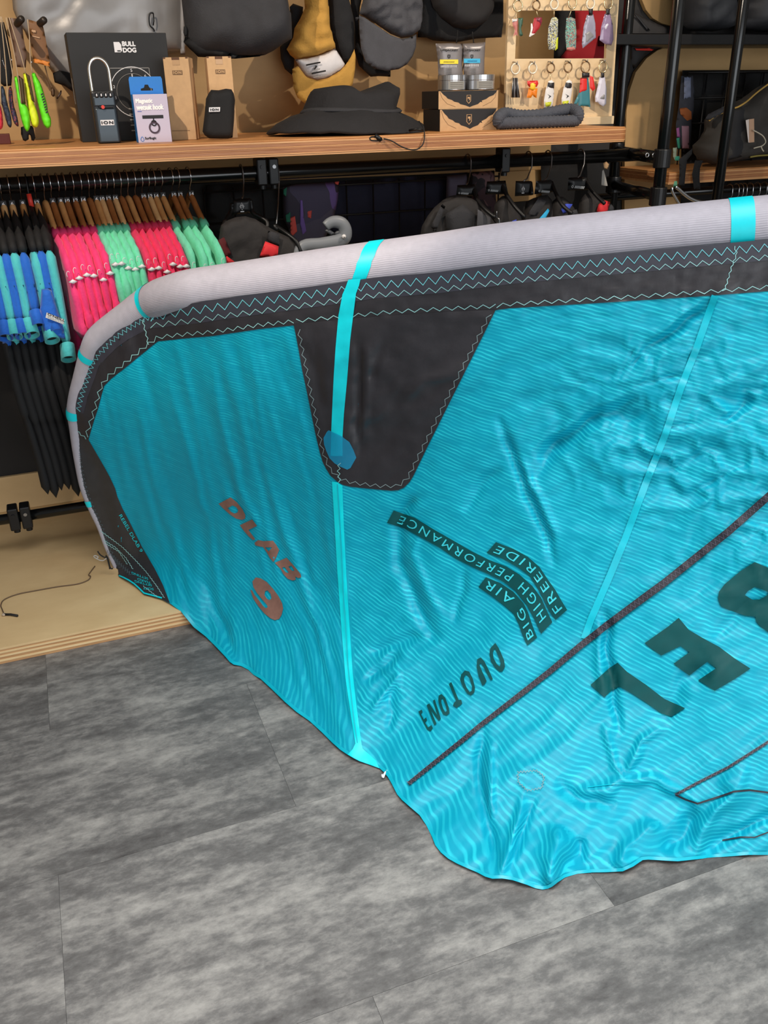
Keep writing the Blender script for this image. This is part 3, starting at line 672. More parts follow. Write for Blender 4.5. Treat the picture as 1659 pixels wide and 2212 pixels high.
patch = [(634, 699.4), (644, 750), (653, 800.7), (664, 852), (674, 902), (682, 940), (691, 978), (697, 998), (703.8, 1011.6), (714, 1028), (729, 1041), (742, 1048), (758.6, 1051.7), (790, 1055), (822, 1058), (845, 1060), (860, 1059), (873, 1053), (885, 1041), (893, 1028), (927.4, 956.8), (962, 888), (1000, 812), (1040, 732), (1071, 669), (950, 674), (850, 681), (760, 688)]
sheet('reinforcement_patch', [patch], 8, .0030, black_a)
pst = [(645, 712), (662, 800), (682, 902), (697, 975), (712, 1012), (733, 1034), (762, 1043), (822, 1050), (860, 1050), (880, 1034), (920, 953), (992, 808), (1060, 675)]
ribbon('zigzag_stitching', zigzag(pst, 22, 3.5), 1.5, .0044, mat('grey_thread', (130, 150, 152), .7))
# long turquoise tape from the tube down the patch, clear anchor pad at its end
tl = [(752.5, 604), (746, 622), (739.7, 636), (731, 682), (724.9, 750), (721, 810), (718.6, 860), (715.6, 929.4), (714, 985)]
tr = [(740, 985), (740, 942), (743, 893), (750, 817.6), (756.5, 733), (762.9, 682.5), (769, 634), (775.5, 617), (779, 602)]
sheet('bridle_tape', [tl+tr], 8, .0046, turq)
padm = mat('clear_blue_film', (20, 160, 205), .12, spec=.7, alpha=.6)
sheet('anchor_pad', [[(710, 929.4), (706, 933), (698.7, 946), (700, 960), (704.6, 973.7), (712, 990), (722.8, 1001), (735, 1008), (750, 1014.6), (757, 1011), (769.6, 988.5), (763, 971), (754.4, 954.7), (745, 948), (737.5, 942)]], 8, .0058, padm)
ribbon('seam_stitching', zigzag([(733, 1000), (731, 1020), (734, 1042)], 12, 3), 1.5, .0062, thread2)
# strut seam
strip = mat('turquoise_strut_cloth', (0, 226, 236), .4, var=.03, vscale=60)
sheet('strut_seam', [[(717, 1040), (723, 1140), (729, 1240), (737, 1350), (746, 1464), (757, 1540), (767.6, 1606.4), (762, 1618), (751, 1630), (777, 1644), (800, 1652), (819, 1659), (812, 1643), (798, 1630), (783, 1617), (780.9, 1606.4), (772, 1540), (762, 1455), (755, 1350), (748, 1240), (743, 1140), (739.6, 1049), (729, 1042)]], 8, .0030, strip)
ribbon('seam_stitching', [(729, 1046), (735, 1140), (742, 1290), (752, 1440), (763, 1540), (772, 1604)], 2.2, .0042, mat('turquoise_shade_thread', (0, 180, 200), .6))
pale = mat('turquoise_panel_seam', (0, 188, 210), .4, var=.05, vscale=60)
ribbon('panel_seam', [(1544.7, 639), (1525, 694), (1504, 754), (1470.6, 838), (1437, 939), (1396.5, 1040), (1352, 1160), (1319, 1240), (1277, 1337), (1262, 1380)], 15, .0028, pale, step=8)
batten = mat('black_batten_tape', (40, 38, 48), .6)
bt_line = [(882, 1693), (940, 1646), (1000, 1598), (1037.5, 1567), (1110, 1511), (1187.5, 1450.6), (1250, 1398), (1310.7, 1350.5), (1375, 1303), (1435, 1259), (1505, 1203), (1573.5, 1148.5), (1659, 1073), (1760, 985), (1900, 870)]
ribbon('batten_seam', bt_line, lambda t: 8+8*min(1, t*2), .0062, batten, step=5)
ribbon('zigzag_stitching', zigzag(bt_line, 11, 6), 1.3, .0074, mat('lilac_thread', (112, 106, 124), .7))
bt2 = [(1459, 1717), (1505, 1692), (1573, 1657.6), (1615, 1631), (1659, 1603), (1800, 1510)]
ribbon('batten_seam', bt2, 6, .0036, batten, step=8); ribbon('zigzag_stitching', zigzag(bt2, 13, 3), 1.1, .0046, mat('lilac_thread', (112, 106, 124), .7))
bt3 = [(1459, 1717), (1480, 1727), (1507, 1736), (1550, 1722), (1585, 1710), (1620, 1707), (1659, 1712), (1760, 1745)]
ribbon('hem_seam', bt3, 4, .0036, batten, step=8)
ribbon('hem_seam', [(1560, 1815), (1600, 1808), (1630, 1809), (1659, 1798), (1700, 1790)], 3, .0036, batten, step=8)
ribbon('hem_seam', [(1270, 1700), (1330, 1693), (1400, 1694), (1455, 1716)], 2, .0030, pale, step=8)
hem = offs([t for t in TE if t[0] < 1700], -4.0)
ribbon('trailing_edge_hem', hem, 7, .0026, mat('turquoise_hem', (0, 176, 198), .4), step=8)
hemb = [(x+4 if y < 1240 else x, y if y < 1240 else y-3) for x, y in [(256.7, 1246)]+tip_low[1:]]
ribbon('tip_binding', hemb, 3, .004, turq)
# wrinkled glued patch near the bottom
ribbon('glued_patch_stitching', zigzag([(1118, 1668), (1160, 1664), (1176, 1678), (1170, 1702), (1140, 1708), (1120, 1690), (1118, 1668)], 7, 2), 1.6, .004, mat('grey_thread', (130, 150, 152), .7))

# --- printing on the cloth
teal = mat('dark_teal_print', (0, 74, 76), .6, spec=.25, var=.10, vscale=30)
copper = mat('copper_print', (136, 100, 88), .5, spec=.3, var=.12, vscale=50)
cyan_gap = mat('turquoise_print_gap', (60, 206, 220), .4)
def c3(L): return [(420+x/3.77, 1020+y/3.77) for x, y in L]
def c4(L): return [(780+x/3.19, 1040+y/3.19) for x, y in L]
def c6(L): return [(1200+x/3.614, 1060+y/3.614) for x, y in L]
def letter(loops, m, cell=9): return sheet('letter', loops, cell, .0036, m)
letter([c3([(197, 258), (295, 205), (345, 245), (390, 300), (415, 350), (412, 378), (385, 388), (340, 378), (290, 345), (240, 300)]), c3([(270, 292), (310, 270), (340, 283), (358, 310), (350, 330), (325, 337), (300, 325)])], copper)
letter([c3([(370, 432), (470, 385), (510, 437), (440, 470), (465, 505), (495, 545), (475, 553), (440, 520), (405, 480)])], copper)
letter([c3([(490, 575), (520, 553), (565, 562), (640, 558), (665, 590), (690, 632), (668, 690), (643, 732), (615, 700), (590, 655), (560, 610), (520, 602), (495, 595)]), c3([(575, 612), (632, 612), (605, 645)])], copper)
letter([c3([(655, 738), (750, 697), (790, 740), (830, 785), (865, 830), (870, 855), (845, 862), (822, 850), (825, 875), (800, 882), (760, 868), (725, 830), (700, 785)]), c3([(712, 778), (735, 772), (768, 815), (760, 823), (740, 812)]), c3([(765, 768), (790, 762), (815, 800), (800, 806), (785, 795)])], copper)
letter([c3([(500, 857), (540, 865), (590, 895), (640, 950), (685, 1010), (715, 1070), (722, 1110), (710, 1160), (690, 1195), (655, 1205), (620, 1190), (570, 1150), (520, 1090), (480, 1030), (455, 960), (470, 962), (490, 1000), (530, 1050), (560, 1090), (580, 1108), (598, 1100), (590, 1080), (555, 1040), (510, 985), (480, 935), (472, 890)]), c3([(575, 968), (595, 962), (620, 990), (628, 1025), (612, 1043), (590, 1030), (570, 1000)])], copper)
letter([c4([(925, 1112), (950, 1150), (985, 1230), (992, 1275), (975, 1308), (955, 1310), (925, 1285), (895, 1240), (885, 1190), (890, 1150)]), c4([(922, 1150), (945, 1200), (963, 1250), (955, 1275), (935, 1258), (912, 1215), (908, 1175)])], teal)
letter([c4([(800, 1225), (825, 1213), (850, 1240), (880, 1300), (908, 1362), (893, 1370), (870, 1330), (840, 1270), (825, 1250), (815, 1262), (835, 1310), (865, 1375), (850, 1400), (835, 1405), (810, 1340), (797, 1280)])], teal)
letter([c4([(690, 1330), (715, 1302), (745, 1310), (770, 1360), (785, 1420), (780, 1455), (755, 1475), (730, 1460), (700, 1410), (682, 1365)]), c4([(710, 1345), (725, 1330), (745, 1350), (765, 1410), (763, 1442), (748, 1452), (727, 1420), (710, 1378)])], teal)
letter([c4([(605, 1395), (622, 1382), (672, 1505), (690, 1505), (697, 1530), (660, 1560), (633, 1545), (640, 1525), (655, 1512)])], teal)
letter([c4([(535, 1475), (555, 1465), (580, 1490), (605, 1560), (610, 1595), (590, 1613), (565, 1605), (545, 1560), (532, 1510)]), c4([(552, 1500), (562, 1495), (584, 1545), (592, 1580), (580, 1590), (566, 1565), (553, 1525)])], teal)
letter([c4([(452, 1540), (470, 1530), (525, 1610), (495, 1510), (508, 1502), (550, 1635), (535, 1648), (480, 1575), (520, 1670), (505, 1680)])], teal)
letter([c4([(395, 1585), (418, 1572), (425, 1590), (412, 1600), (432, 1640), (448, 1625), (455, 1645), (440, 1660), (462, 1695), (485, 1678), (495, 1700), (478, 1720), (455, 1710), (425, 1650)])], teal)
letter([c6([(272, 1517), (425, 1380), (485, 1342), (560, 1415), (700, 1510), (850, 1625), (1012, 1697), (905, 1763), (830, 1740), (700, 1650), (600, 1585), (495, 1528), (440, 1560), (382, 1612)])], teal)
letter([c6([(695, 1190), (880, 1060), (962, 992), (1040, 1085), (1150, 1150), (1280, 1220), (1400, 1310), (1522, 1388), (1400, 1470), (1243, 1562), (1180, 1520), (1113, 1480), (1255, 1385), (1185, 1335), (1045, 1443), (985, 1400), (922, 1350), (1045, 1260), (975, 1212), (825, 1287), (760, 1240)])], teal)
letter([c6([(1555, 557), (1440, 630), (1320, 730), (1275, 790), (1268, 840), (1290, 900), (1350, 930), (1480, 975), (1562, 985), (1565, 1020), (1600, 1060), (1659, 1103), (1730, 1135), (1820, 1140), (1900, 1110), (2000, 1040), (2110, 955), (1900, 800), (1659, 600)]),
        c6([(1478, 815), (1500, 785), (1555, 752), (1610, 770), (1670, 795), (1640, 825), (1590, 850), (1540, 852)]), c6([(1720, 960), (1800, 905), (1900, 960), (1840, 1010), (1770, 1010)])], teal)
def banner(up, lo, body, fs):
    up, lo = c4(up), c4(lo)
    sheet('print_band', [up+lo[::-1]], 10, .0036, teal)
    U = np.array(up)[::-1]; Lo = np.array(lo)[::-1]
    def along(P, s):
        l = np.r_[0, np.cumsum(np.linalg.norm(np.diff(P, axis=0), axis=1))]; return np.stack([np.interp(s*l[-1], l, P[:, 0]), np.interp(s*l[-1], l, P[:, 1])], 1)
    V, Fs, asp = text_tris(body, fs); s = .045+V[:, 0]*.91; t = .20+V[:, 1]*.60
    a, b = along(U, s), along(Lo, s); P = a*(1-t[:, None])+b*t[:, None]
    par = list(range(len(P)))
    def find(i):
        while par[i] != i: i = par[i]
        return i
    for f in Fs:
        for j in f[1:]: par[find(j)] = find(f[0])
    W = cloth(P, .0052); groups = {}
    for f in Fs: groups.setdefault(find(f[0]), []).append(f)
    for g in groups.values():
        ids = sorted({i for f in g for i in f}); mp = {i: n for n, i in enumerate(ids)}
        MB().add([Vector(W[i]) for i in ids], [tuple(mp[i] for i in f) for f in g]).build('letter', cyan_gap, kite)
banner([(225, 200), (370, 250), (500, 330), (640, 410), (760, 480), (880, 540), (1000, 585), (1090, 640), (1180, 720), (1240, 800), (1280, 890), (1318, 970)],
       [(178, 285), (300, 325), (420, 390), (540, 455), (650, 530), (770, 590), (880, 640), (980, 690), (1060, 750), (1140, 850), (1190, 940), (1240, 1050)], 'HIGH PERFORMANCE', 1.35)
banner([(860, 660), (960, 700), (1050, 760), (1120, 840), (1150, 900), (1180, 990), (1213, 1075)], [(808, 728), (900, 790), (980, 850), (1050, 910), (1085, 980), (1110, 1050), (1145, 1130)], 'BIG AIR', 1.3)
banner([(930, 418), (1050, 465), (1150, 520), (1230, 590), (1290, 680), (1340, 750), (1380, 820), (1420, 885)], [(865, 492), (980, 535), (1080, 590), (1160, 650), (1220, 740), (1260, 820), (1300, 900), (1340, 955)], 'FREERIDE', 1.3)
# small print on the wing tip (upside down, as it hangs)
def tip_text(body, p, q, upv, h, m=turq):
    V, Fs, asp = text_tris(body); p, q = np.array(p, float), np.array(q, float); n = np.array(upv, float); n /= np.linalg.norm(n)
    P = p+(q-p)*V[:, :1]+n*V[:, 1:]*h; MB().add([Vector(a) for a in cloth(P, .0046)], Fs).build('lettering', m, kite)
def c7(x, y): return (140+x/5.143, 900+y/5.143)
tip_text('REBEL DLAB 9', c7(600, 1100), c7(838, 1510), (-.85, .5), -7.0)
tip_text('SOFT', c7(985, 1905), c7(868, 1890), (.1, 1), 5); tip_text('SETTING', c7(965, 1862), c7(775, 1815), (.1, 1), 5)
tip_text('HARD', c7(945, 1832), c7(805, 1790), (.1, 1), 5); tip_text('SETTING', c7(925, 1790), c7(740, 1722), (.1, 1), 5)
for pl in ([(390, 1265), (520, 1360), (640, 1450), (780, 1590), (900, 1720), (1020, 1880), (1110, 2020)], [(430, 1370), (560, 1450), (680, 1570), (760, 1700)], [(440, 1400), (600, 1500), (700, 1650)], [(870, 1880), (960, 1950), (1040, 2010)]):
    ribbon('seam_stitching', zigzag([c7(*p) for p in pl], 7, .8), 1.2, .0046, thread2)
for k in range(3):
    ribbon('seam_stitching', zigzag([c7(470+k*14, 1490+k*34), c7(590+k*12, 1600+k*26), c7(735, 1740+k*12)], 6, 2.4), 1.2, .0046, mat('dim_thread', (88, 104, 112), .7))
# bridle ends at the tip
def pxtube(name, pts, Ys, r, m, parent):
    if not isinstance(Ys, list): Ys = [Ys]*len(pts)
    P = spl([list(at(x, y, Y)) for (x, y), Y in zip(pts, Ys)], 5)
    return MB().tube([Vector(p) for p in P], r, 8).build(name, m, parent, smooth=True)
cord_m = mat('black_cord', (24, 22, 22), .7)
pxtube('bridle_cord', [(211, 1191), (217, 1199), (226, 1204), (232, 1204), (238, 1226), (244, 1228)], 2.46, .0021, cord_m, kite)
pxtube('bridle_cord', [(229, 1200), (232, 1207), (236, 1222), (237, 1229)], 2.455, .0021, cord_m, kite)
pxtube('bridle_loop', [(230, 1206), (222, 1211), (213, 1209), (203, 1203), (205, 1200), (212, 1203), (209, 1206)], 2.455, .0014, mat('grey_bridle_line', (176, 172, 168), .6), kite)
zl = [(825.5, 1674), (827.5, 1679), (831, 1671), (836, 1665)]
MB().tube([Vector(p) for p in spl([list(at_z(x, y, .006)) for x, y in zl], 5)], .0026, 8).build('tether_string', white_print, kite, smooth=True)

# ------------------------------------------------------------------ pipe rack and hanging clothes
YR, ZR = 2.72, 1.152
rack = thing('clothes_rack', 'black steel pipe clothes rack under the long shelf with two thin poles at right', 'rack', (.5, 2.72, .05))
XU = at(1349, 130, 2.86).x; XP1 = at(1447, 190, 2.45).x; XP2 = at(1580, 200, 2.6).x
MB().cyl((-.95, YR, ZR), (XU, YR, ZR), .021, 20).build('rail', black_pipe, rack, smooth=True)
MB().cyl((-.95, YR, .180), (1.75, YR, .180), .0165, 20).build('lower_rail', black_pipe, rack, smooth=True)
for nm, x, y, r in (('upright', XU, 2.86, .019), ('upright', -.95, 2.72, .019), ('pole', XP1, 2.45, .0185), ('pole', XP2, 2.6, .0175)):
    MB().cyl((x, y, .050), (x, y, 2.795), r, 20).build(nm, black_pipe, rack, smooth=True)
for (py, r) in ((333, .019), (409, .017)):
    z = at(1400, py, 2.65).z; MB().cyl((XU, 2.86, z), (XP1, 2.45, z), r, 18).build('crossbar', black_pipe, rack, smooth=True)
    for (x, y) in ((XU, 2.86), (XP1, 2.45)): MB().cyl((x, y, z-.028), (x, y, z+.028), .0265, 20).build('pipe_joint', black_metal, rack, bevel=.003)
z = at(1400, 333, 2.65).z
for px in (1400, 1415):
    p = at(px, 334, 2.44); MB().lathe((p.x, 0, 0), [(0, 0)], 4) if False else None
    MB().torus(at(px-2, 335, 2.46), .006, .0018, X, Z, 14, 6).build('grub_screw', chrome, rack, smooth=True)
z = at(1560, 86, 2.9).z; MB().cyl((XU, 2.9, z), (3.4, 2.9, z), .02, 18).build('crossbar', black_pipe, rack, smooth=True)
z = at(1600, 414, 2.86).z; ZR2 = z+.012; MB().cyl((XP1+.02, 2.86, ZR2), (3.3, 2.86, ZR2), .014, 16).build('rail', black_pipe, rack, smooth=True)
def clamp(px, py, Y, zc, n=2):
    x = at(px, py, Y).x
    for i in range(n):
        c = MB().box((x+i*.036, Y-.004, zc+.004), (.030, .052, .074)).build('clamp', black_metal, rack, bevel=.004)
        MB().cyl((x+i*.036, Y-.028, zc+.018), (x+i*.036, Y-.034, zc+.018), .0055, 12).build('bolt', dull_steel if i else black_metal, c)
        MB().cyl((x+i*.036+.002, Y-.012, zc-.034), (x+i*.036+.002, Y-.012, zc-.044), .010, 14).build('bolt', black_metal, c)
clamp(28, 1108, YR, .180); clamp(561, 362, YR, ZR)
clamp(1085, 338, YR, ZR, 1)

woods = [wood_mat('pale_hanger_wood', (206, 160, 106), (226, 184, 130), (30, 30, 6)), wood_mat('tan_hanger_wood', (186, 132, 78), (208, 156, 98), (30, 30, 6)), wood_mat('brown_hanger_wood', (138, 84, 42), (168, 106, 58), (30, 30, 6))]
def hanger(X0, tone, size, label, group, rz):
    t = thing('clothes_hanger', label, 'hanger', (X0, YR, ZR+.021), group); t.rotation_euler[2] = rz
    arc_ = [Vector((X0, YR+.026*math.cos(a), ZR+.026*math.sin(a))) for a in [math.pi*(-.15+1.0*k/9) for k in range(10)]]
    arc_ += [Vector((X0, YR-.025, ZR-.008)), Vector((X0, YR-.012, ZR-.020)), Vector((X0, YR-.002, ZR-.030)), Vector((X0, YR, ZR-.064))]
    MB().tube(arc_, .0016, 7).build('hook', chrome, t, smooth=True)
    def arm(s): return [Vector((X0, YR+s*a, ZR+b-.016)) for a, b in ((.0, -.036), (.02, -.046), (.05, -.072), (.09, -.101), (.13, -.126), (.17, -.144), (.20, -.157))]
    pts = arm(-1)[::-1]+arm(1)[1:]; P = spl([list(p) for p in pts], 3)
    MB().tube([Vector(p) for p in P], [.0084 if abs(p[1]-YR) < .092 else .0024 for p in P], 10, flat=1.25, flat_axis=(1, 0, 0)).build('wooden_arm', woods[tone], t, smooth=True)
    if size:
        mk = MB().box((X0, YR-.012, ZR-.046), (.0165, .006, .019)).build('size_marker', black_card, t, bevel=.002)
        wd = .0065 if len(size) == 1 else .0115
        text_mb(size, (X0-wd/2, YR-.0154, ZR-.0505), X, Z, wd, .0088, bold=.0003).build('numeral', white_print, mk)
    return t
def yz(X0): return (lambda s, z: Vector((X0, YR-s, ZR+z)), (-1, 0, 0))
def mirror(h): return h+[(-s, z) for s, z in h[::-1]]
TEE = mirror([(.088, -.080), (.12, -.094), (.16, -.114), (.20, -.134), (.222, -.160), (.234, -.215), (.246, -.290), (.252, -.335), (.215, -.350), (.165, -.340), (.150, -.28), (.140, -.235), (.142, -.33), (.152, -.44), (.158, -.49)])
def soft(color, key): return mat(key, color, .75, var=.06, vscale=60, bump=.35, bscale=120, sheen=.2)
pinks = [soft((238, 52, 118), 'pink_jersey'), soft((228, 40, 92), 'raspberry_jersey')]; mint = soft((112, 218, 178), 'mint_jersey')
def tee(X0, m, label, group, stripe, rz, dz, seedv, sz, ph=0):
    t = thing('rash_tee', label, 'shirt', (X0, YR, ZR-.50), group); t.rotation_euler[2] = rz
    rnd = random.Random(seedv)
    def wob(h): return [(s*(1+rnd.uniform(-.02, .03)) if abs(s) > .14 else s, z+dz*min(1, max(0, (-z-.16)/.12))+rnd.uniform(-.003, .003)) for s, z in h]
    mb = pillow([smooth_loop(wob(TEE), 1)], yz(X0), .0100, .020, .012, 1, .002, .05, seedv, .35)
    def sway(x, y, z):
        s = YR-y; zz = z-ZR; f = max(0, -zz-.15)
        return x+(x-X0)*f*(1.5 if stripe == 2 and s > .15 else .25)+.005*math.sin(s*38+zz*22+ph)*min(1, f*7)+.10*f*max(0, s)
    for v in mb.v: v.x = sway(*v)
    mb.build('shirt_body', m, t, smooth=True)
    nk = MB(); P = [Vector((X0, YR-a, ZR+b)) for a, b in ((.080, -.084), (.092, -.091), (.104, -.098))]
    nk.tube(P, [.0118, .0122, .0118], 10, flat=1.0, flat_axis=(1, 0, 0)); nk.build('neck_band', mat(m.name+'_rib', tuple(int(255*(((x*.72)**(1/2.2)))) for x in m.node_tree.nodes['Principled BSDF'].inputs['Base Color'].default_value[:3]), .85), t, smooth=True)
    if stripe:
        jz = rnd.uniform(-.012, .008)+sz
        mm = pillow([[(.212, -.180+jz), (.2325, -.177+jz), (.2365, -.188+jz), (.214, -.192+jz)]], yz(X0), .0108, .005, .0025, 1, power=.3)
        for v in mm.v: v.x = sway(*v)
        mm.build('sleeve_stripe', white_print, t, smooth=True)
        a = [Vector((sway(X0, YR-.231, ZR-.165+jz)-.009+.0045*math.cos(q), YR-.237, ZR-.163+jz+.0085*math.sin(q))) for q in [(.6+j*.42) for j in range(9)]]
        MB().tube(a, .0008, 5).build('sleeve_logo', white_print, t, smooth=True)
    t.location.z -= .029
    return t
teal_n = soft((72, 188, 190), 'teal_neoprene'); blue_n = soft((16, 96, 196), 'blue_neoprene')
def wetsuit(X0, m, label, group, rz, seedv, dzc=0, dleg=0):
    t = thing('wetsuit', label, 'wetsuit', (X0, YR, ZR-.88), group); t.rotation_euler[2] = rz; rnd = random.Random(seedv*3)
    def shape(name, h, m_, th, full=True, nz=.004, dx=0, rr=.026):
        mb = pillow([smooth_loop(mirror(h) if full else h, 1)], yz(X0), th, .024, rr, 1, nz*.5, .07, seedv, .35)
        for v in mb.v:
            zz = v.z-ZR; f = max(0, -zz-.16); v.x += .008*math.sin(zz*8+1.7)*min(1, f*3)+.03*f+dx*min(1, f*2.5)
        return mb.build(name, m_, t, smooth=True)
    shape('collar_yoke', [(.050, -.046), (.09, -.060), (.15, -.082), (.20, -.098), (.226, -.118), (.215, -.140), (.19, -.165), (.05, -.16)], black_neoprene, .0125, rr=.014)
    shape('torso', [(.03, -.15), (.13, -.16), (.145, -.22), (.150, -.30), (.175, -.40), (.05, -.42)], m, .0125)
    for sg, k in ((1, 0), (-1, 1)):
        e = rnd.uniform(-.02, .015)+dleg
        shape('leg', [(sg*s, z) for s, z in [(.012, -.36), (.168, -.36), (.185, -.48), (.180, -.62), (.172, -.78+e), (.168, -.835+e), (.120, -.855+e), (.075, -.845+e), (.06, -.76), (.045, -.58), (.02, -.46)]], black_neoprene, .0135, False, .005, (.004 if k else -.003), .018)
        shape('sleeve', [(sg*.180, -.128), (sg*.214, -.128), (sg*.236, -.165), (sg*.240, -.24), (sg*.250, -.315+dzc), (sg*.180, -.335+dzc), (sg*.160, -.26), (sg*.150, -.17)], m, .0130, False, .004, 0, .015)
        zz = -.322+dzc; c = Vector((X0+.008*math.sin(zz*8+1.7)*.5+.03*.16, YR-sg*.222, ZR+zz))
        dn = Vector((rnd.uniform(-.1, .15), -sg*.55, -1)).normalized(); e_ = Vector((0, 1, 0))-dn*dn.y; e_.normalize(); xx = dn.cross(e_)
        mb = MB(); n = 18
        for r_, h_ in ((1.0, .012), (1.06, -.028), (.93, -.028), (.88, .010)):
            mb.v += [c+e_*.036*r_*math.cos(2*math.pi*k_/n)+xx*.0190*r_*math.sin(2*math.pi*k_/n)-dn*h_ for k_ in range(n)]
        mb.v = [v for v in mb.v]
        for i in range(3): mb.f += [(i*n+k_, i*n+(k_+1) % n, (i+1)*n+(k_+1) % n, (i+1)*n+k_) for k_ in range(n)]
        mb.mi = [0]*len(mb.f); cf = mb.build('cuff', m, t, smooth=True)
        dk = MB(); dk.add([c+e_*.033*math.cos(2*math.pi*k_/n)+xx*.0172*math.sin(2*math.pi*k_/n)+dn*.016 for k_ in range(n)], [tuple(range(n))]); dk.build('cuff_opening', black_neoprene, cf)
    sl = [Vector((X0-.0185+.003, YR-.165-.07*k/4, ZR-.215-.014*math.sin(k*.8))) for k in range(5)]
    MB().tube(sl, .0012, 6).build('seam', mat('dark_teal_seam', (24, 70, 92), .7), t, smooth=True)
    t.location.z -= .012
    return t
ord_ = ['first', 'second', 'third', 'fourth', 'fifth', 'sixth', 'seventh']
necks = {0: -14, 1: 4, 2: 23, 3: 46, 4: 77, 5: 96, 6: 111, 7: 128, 8: 142, 9: 160, 10: 177, 11: 193, 12: 206, 13: 218, 14: 232, 15: 247, 16: 262, 17: 277, 18: 293, 19: 308, 20: 322, 21: 335, 22: 350, 23: 373, 24: 387, 25: 411}
sizes = {0: '6', 1: '6', 2: '6', 3: '8', 4: '12', 6: '6', 7: '8', 8: '10', 9: '12', 10: '14', 12: '6', 13: '10', 14: '12', 15: '16', 19: '10', 20: '12', 21: '14', 22: '6', 23: '10', 24: '12', 25: '14'}
tones = [0, 0, 0, 1, 1, 1, 2, 1, 2, 2, 1, 2, 1, 0, 2, 0, 2, 1, 2, 2, 0, 1, 1, 2, 2, 2]; tone_n = ['pale', 'tan', 'brown']
runs = [('pink', [5, 6, 7, 8, 9, 10], 'left pink run'), ('mint', [11, 12, 13, 14, 15], 'left mint run'), ('raspberry', [16, 17, 18, 19, 20, 21], 'right pink run'), ('mint', [22, 23, 24, 25], 'right mint run')]
xof = lambda px: at(px, 425, YR).x
for k, (px, lb) in enumerate(((-31, 'wetsuit cut by the left edge, nearer the picture, only its black legs showing'), (-49, 'wetsuit farthest beyond the left edge, only the end of a black leg showing'))):
    wetsuit(xof(px), [teal_n, blue_n][k], lb, 'wetsuits at the left of the rail', .04, 13+k)
    hanger(xof(px), k, None, 'wooden hanger beyond the left edge above a black-legged wetsuit, %s of two' % ['nearer', 'farther'][k], 'wooden hangers on the rail', .05)
for i in range(5):
    nm = {0: 'blue', 1: 'teal', 2: 'blue', 3: 'teal', 4: 'teal'}[i]
    who = ['bright blue short-sleeved wetsuit at the far left end of the rail', 'teal short-sleeved wetsuit nearest the left end of the rail', 'blue short-sleeved wetsuit between the two leftmost teal wetsuits', 'teal wetsuit with wide open cuff beside the blue badge wetsuit', 'teal wetsuit hanging right beside the first pink tee'][i]
    hw_ = ['the leftmost blue wetsuit', 'the leftmost teal wetsuit', 'the second blue wetsuit from the left', 'the middle teal wetsuit', 'the teal wetsuit beside the pink tees'][i]
    hanger(xof(necks[i]), tones[i], sizes.get(i), '%s wooden hanger with size %s marker above %s' % (tone_n[tones[i]], sizes[i], hw_), 'wooden hangers on the rail', .05)
    wetsuit(xof(necks[i]), blue_n if nm == 'blue' else teal_n, who, 'wetsuits at the left of the rail', .04, i+1, [.0, .0, .02, -.02, -.075][i], [.02, .0, -.015, .02, -.01][i])
for nm, ids, run in runs:
    for k, i in enumerate(ids):
        pos = ord_[k]+' from left' if k < len(ids)-1 else 'rightmost'
        szt = ' with size %s marker' % sizes[i] if i in sizes else ' without marker'
        rz = {'left pink run': .13, 'left mint run': .12, 'right pink run': .14, 'right mint run': .17}[run]
        hanger(xof(necks[i]), tones[i], sizes.get(i), '%s wooden hanger%s, %s in the %s' % (tone_n[tones[i]], szt, pos, run), 'wooden hangers on the rail', rz)
        m_ = mint if nm == 'mint' else pinks[0 if nm == 'pink' else 1]
        tee(xof(necks[i]), m_, '%s short-sleeved tee with white sleeve stripe, %s in the %s' % (nm, pos, run), 'tees in the '+run, 2 if k == len(ids)-1 else 1, rz, [.0, .012, -.008, .006, -.004, .008][k]+(-.012 if nm == 'pink' else .045 if run == 'left mint run' else 0), i+.37, {'left pink run': -.008, 'left mint run': .012, 'right pink run': 0, 'right mint run': -.02}[run], ids[0])
# the dark hanger with the red sleeve between the wetsuits
X0 = xof(63); t = thing('clothes_hanger', 'slim black hanger with a red plastic collar among the wetsuits', 'hanger', (X0, YR, ZR+.02))
MB().tube([Vector((X0, YR+.026*math.cos(a), ZR+.026*math.sin(a))) for a in [math.pi*(-.1+1.0*k/9) for k in range(10)]]+[Vector((X0, YR-.024, ZR-.01)), Vector((X0, YR-.03, ZR-.04))], .002, 8).build('hook', black_metal, t, smooth=True)
MB().cyl((X0, YR-.03, ZR-.022), (X0+.002, YR-.035, ZR-.055), .0065, 12).build('red_collar', mat('red_plastic', (214, 58, 44), .5), t, smooth=True)
MB().tube([Vector((X0, YR-.035, ZR-.055)), Vector((X0, YR-.06, ZR-.07)), Vector((X0, YR-.13, ZR-.10))], .006, 8).build('arm', black_metal, t, smooth=True)
w_ = wetsuit(X0+.004, blue_n, 'bright blue wetsuit with a white chest badge hanging on the slim black hanger', 'wetsuits at the left of the rail', .06, 9)
w_.rotation_euler[2] = 0
# chest badge and flared skirt of that suit
bd = pix_pillow('chest_panel', [(88, 615), (108, 612), (132, 690), (140, 724), (116, 716), (92, 706), (84, 660)], 2.475, .012, blue_n, w_, cell=6, round_px=9)
q = [at(99, 665, 2.455), at(137, 680.5, 2.455), at(135.5, 691, 2.455), at(96.5, 676, 2.455)]
MB().prism(q, (0, -.001, 0)).build('badge', mat('badge_grey', (206, 202, 198), .6), w_)
uu = (q[1]-q[0]).normalized(); vv = (q[0]-q[3]).normalized()
text_mb("O'NEILL", q[3]+uu*.003+vv*.0085-Y_*.0016, uu, vv, .045, .0065, bold=.0002).build('lettering', black_print, w_)
text_mb('REACTOR', q[3]+uu*.005+vv*.0018-Y_*.0016, uu, vv, .046, .0045).build('lettering', mat('badge_print', (140, 150, 152), .6), w_)

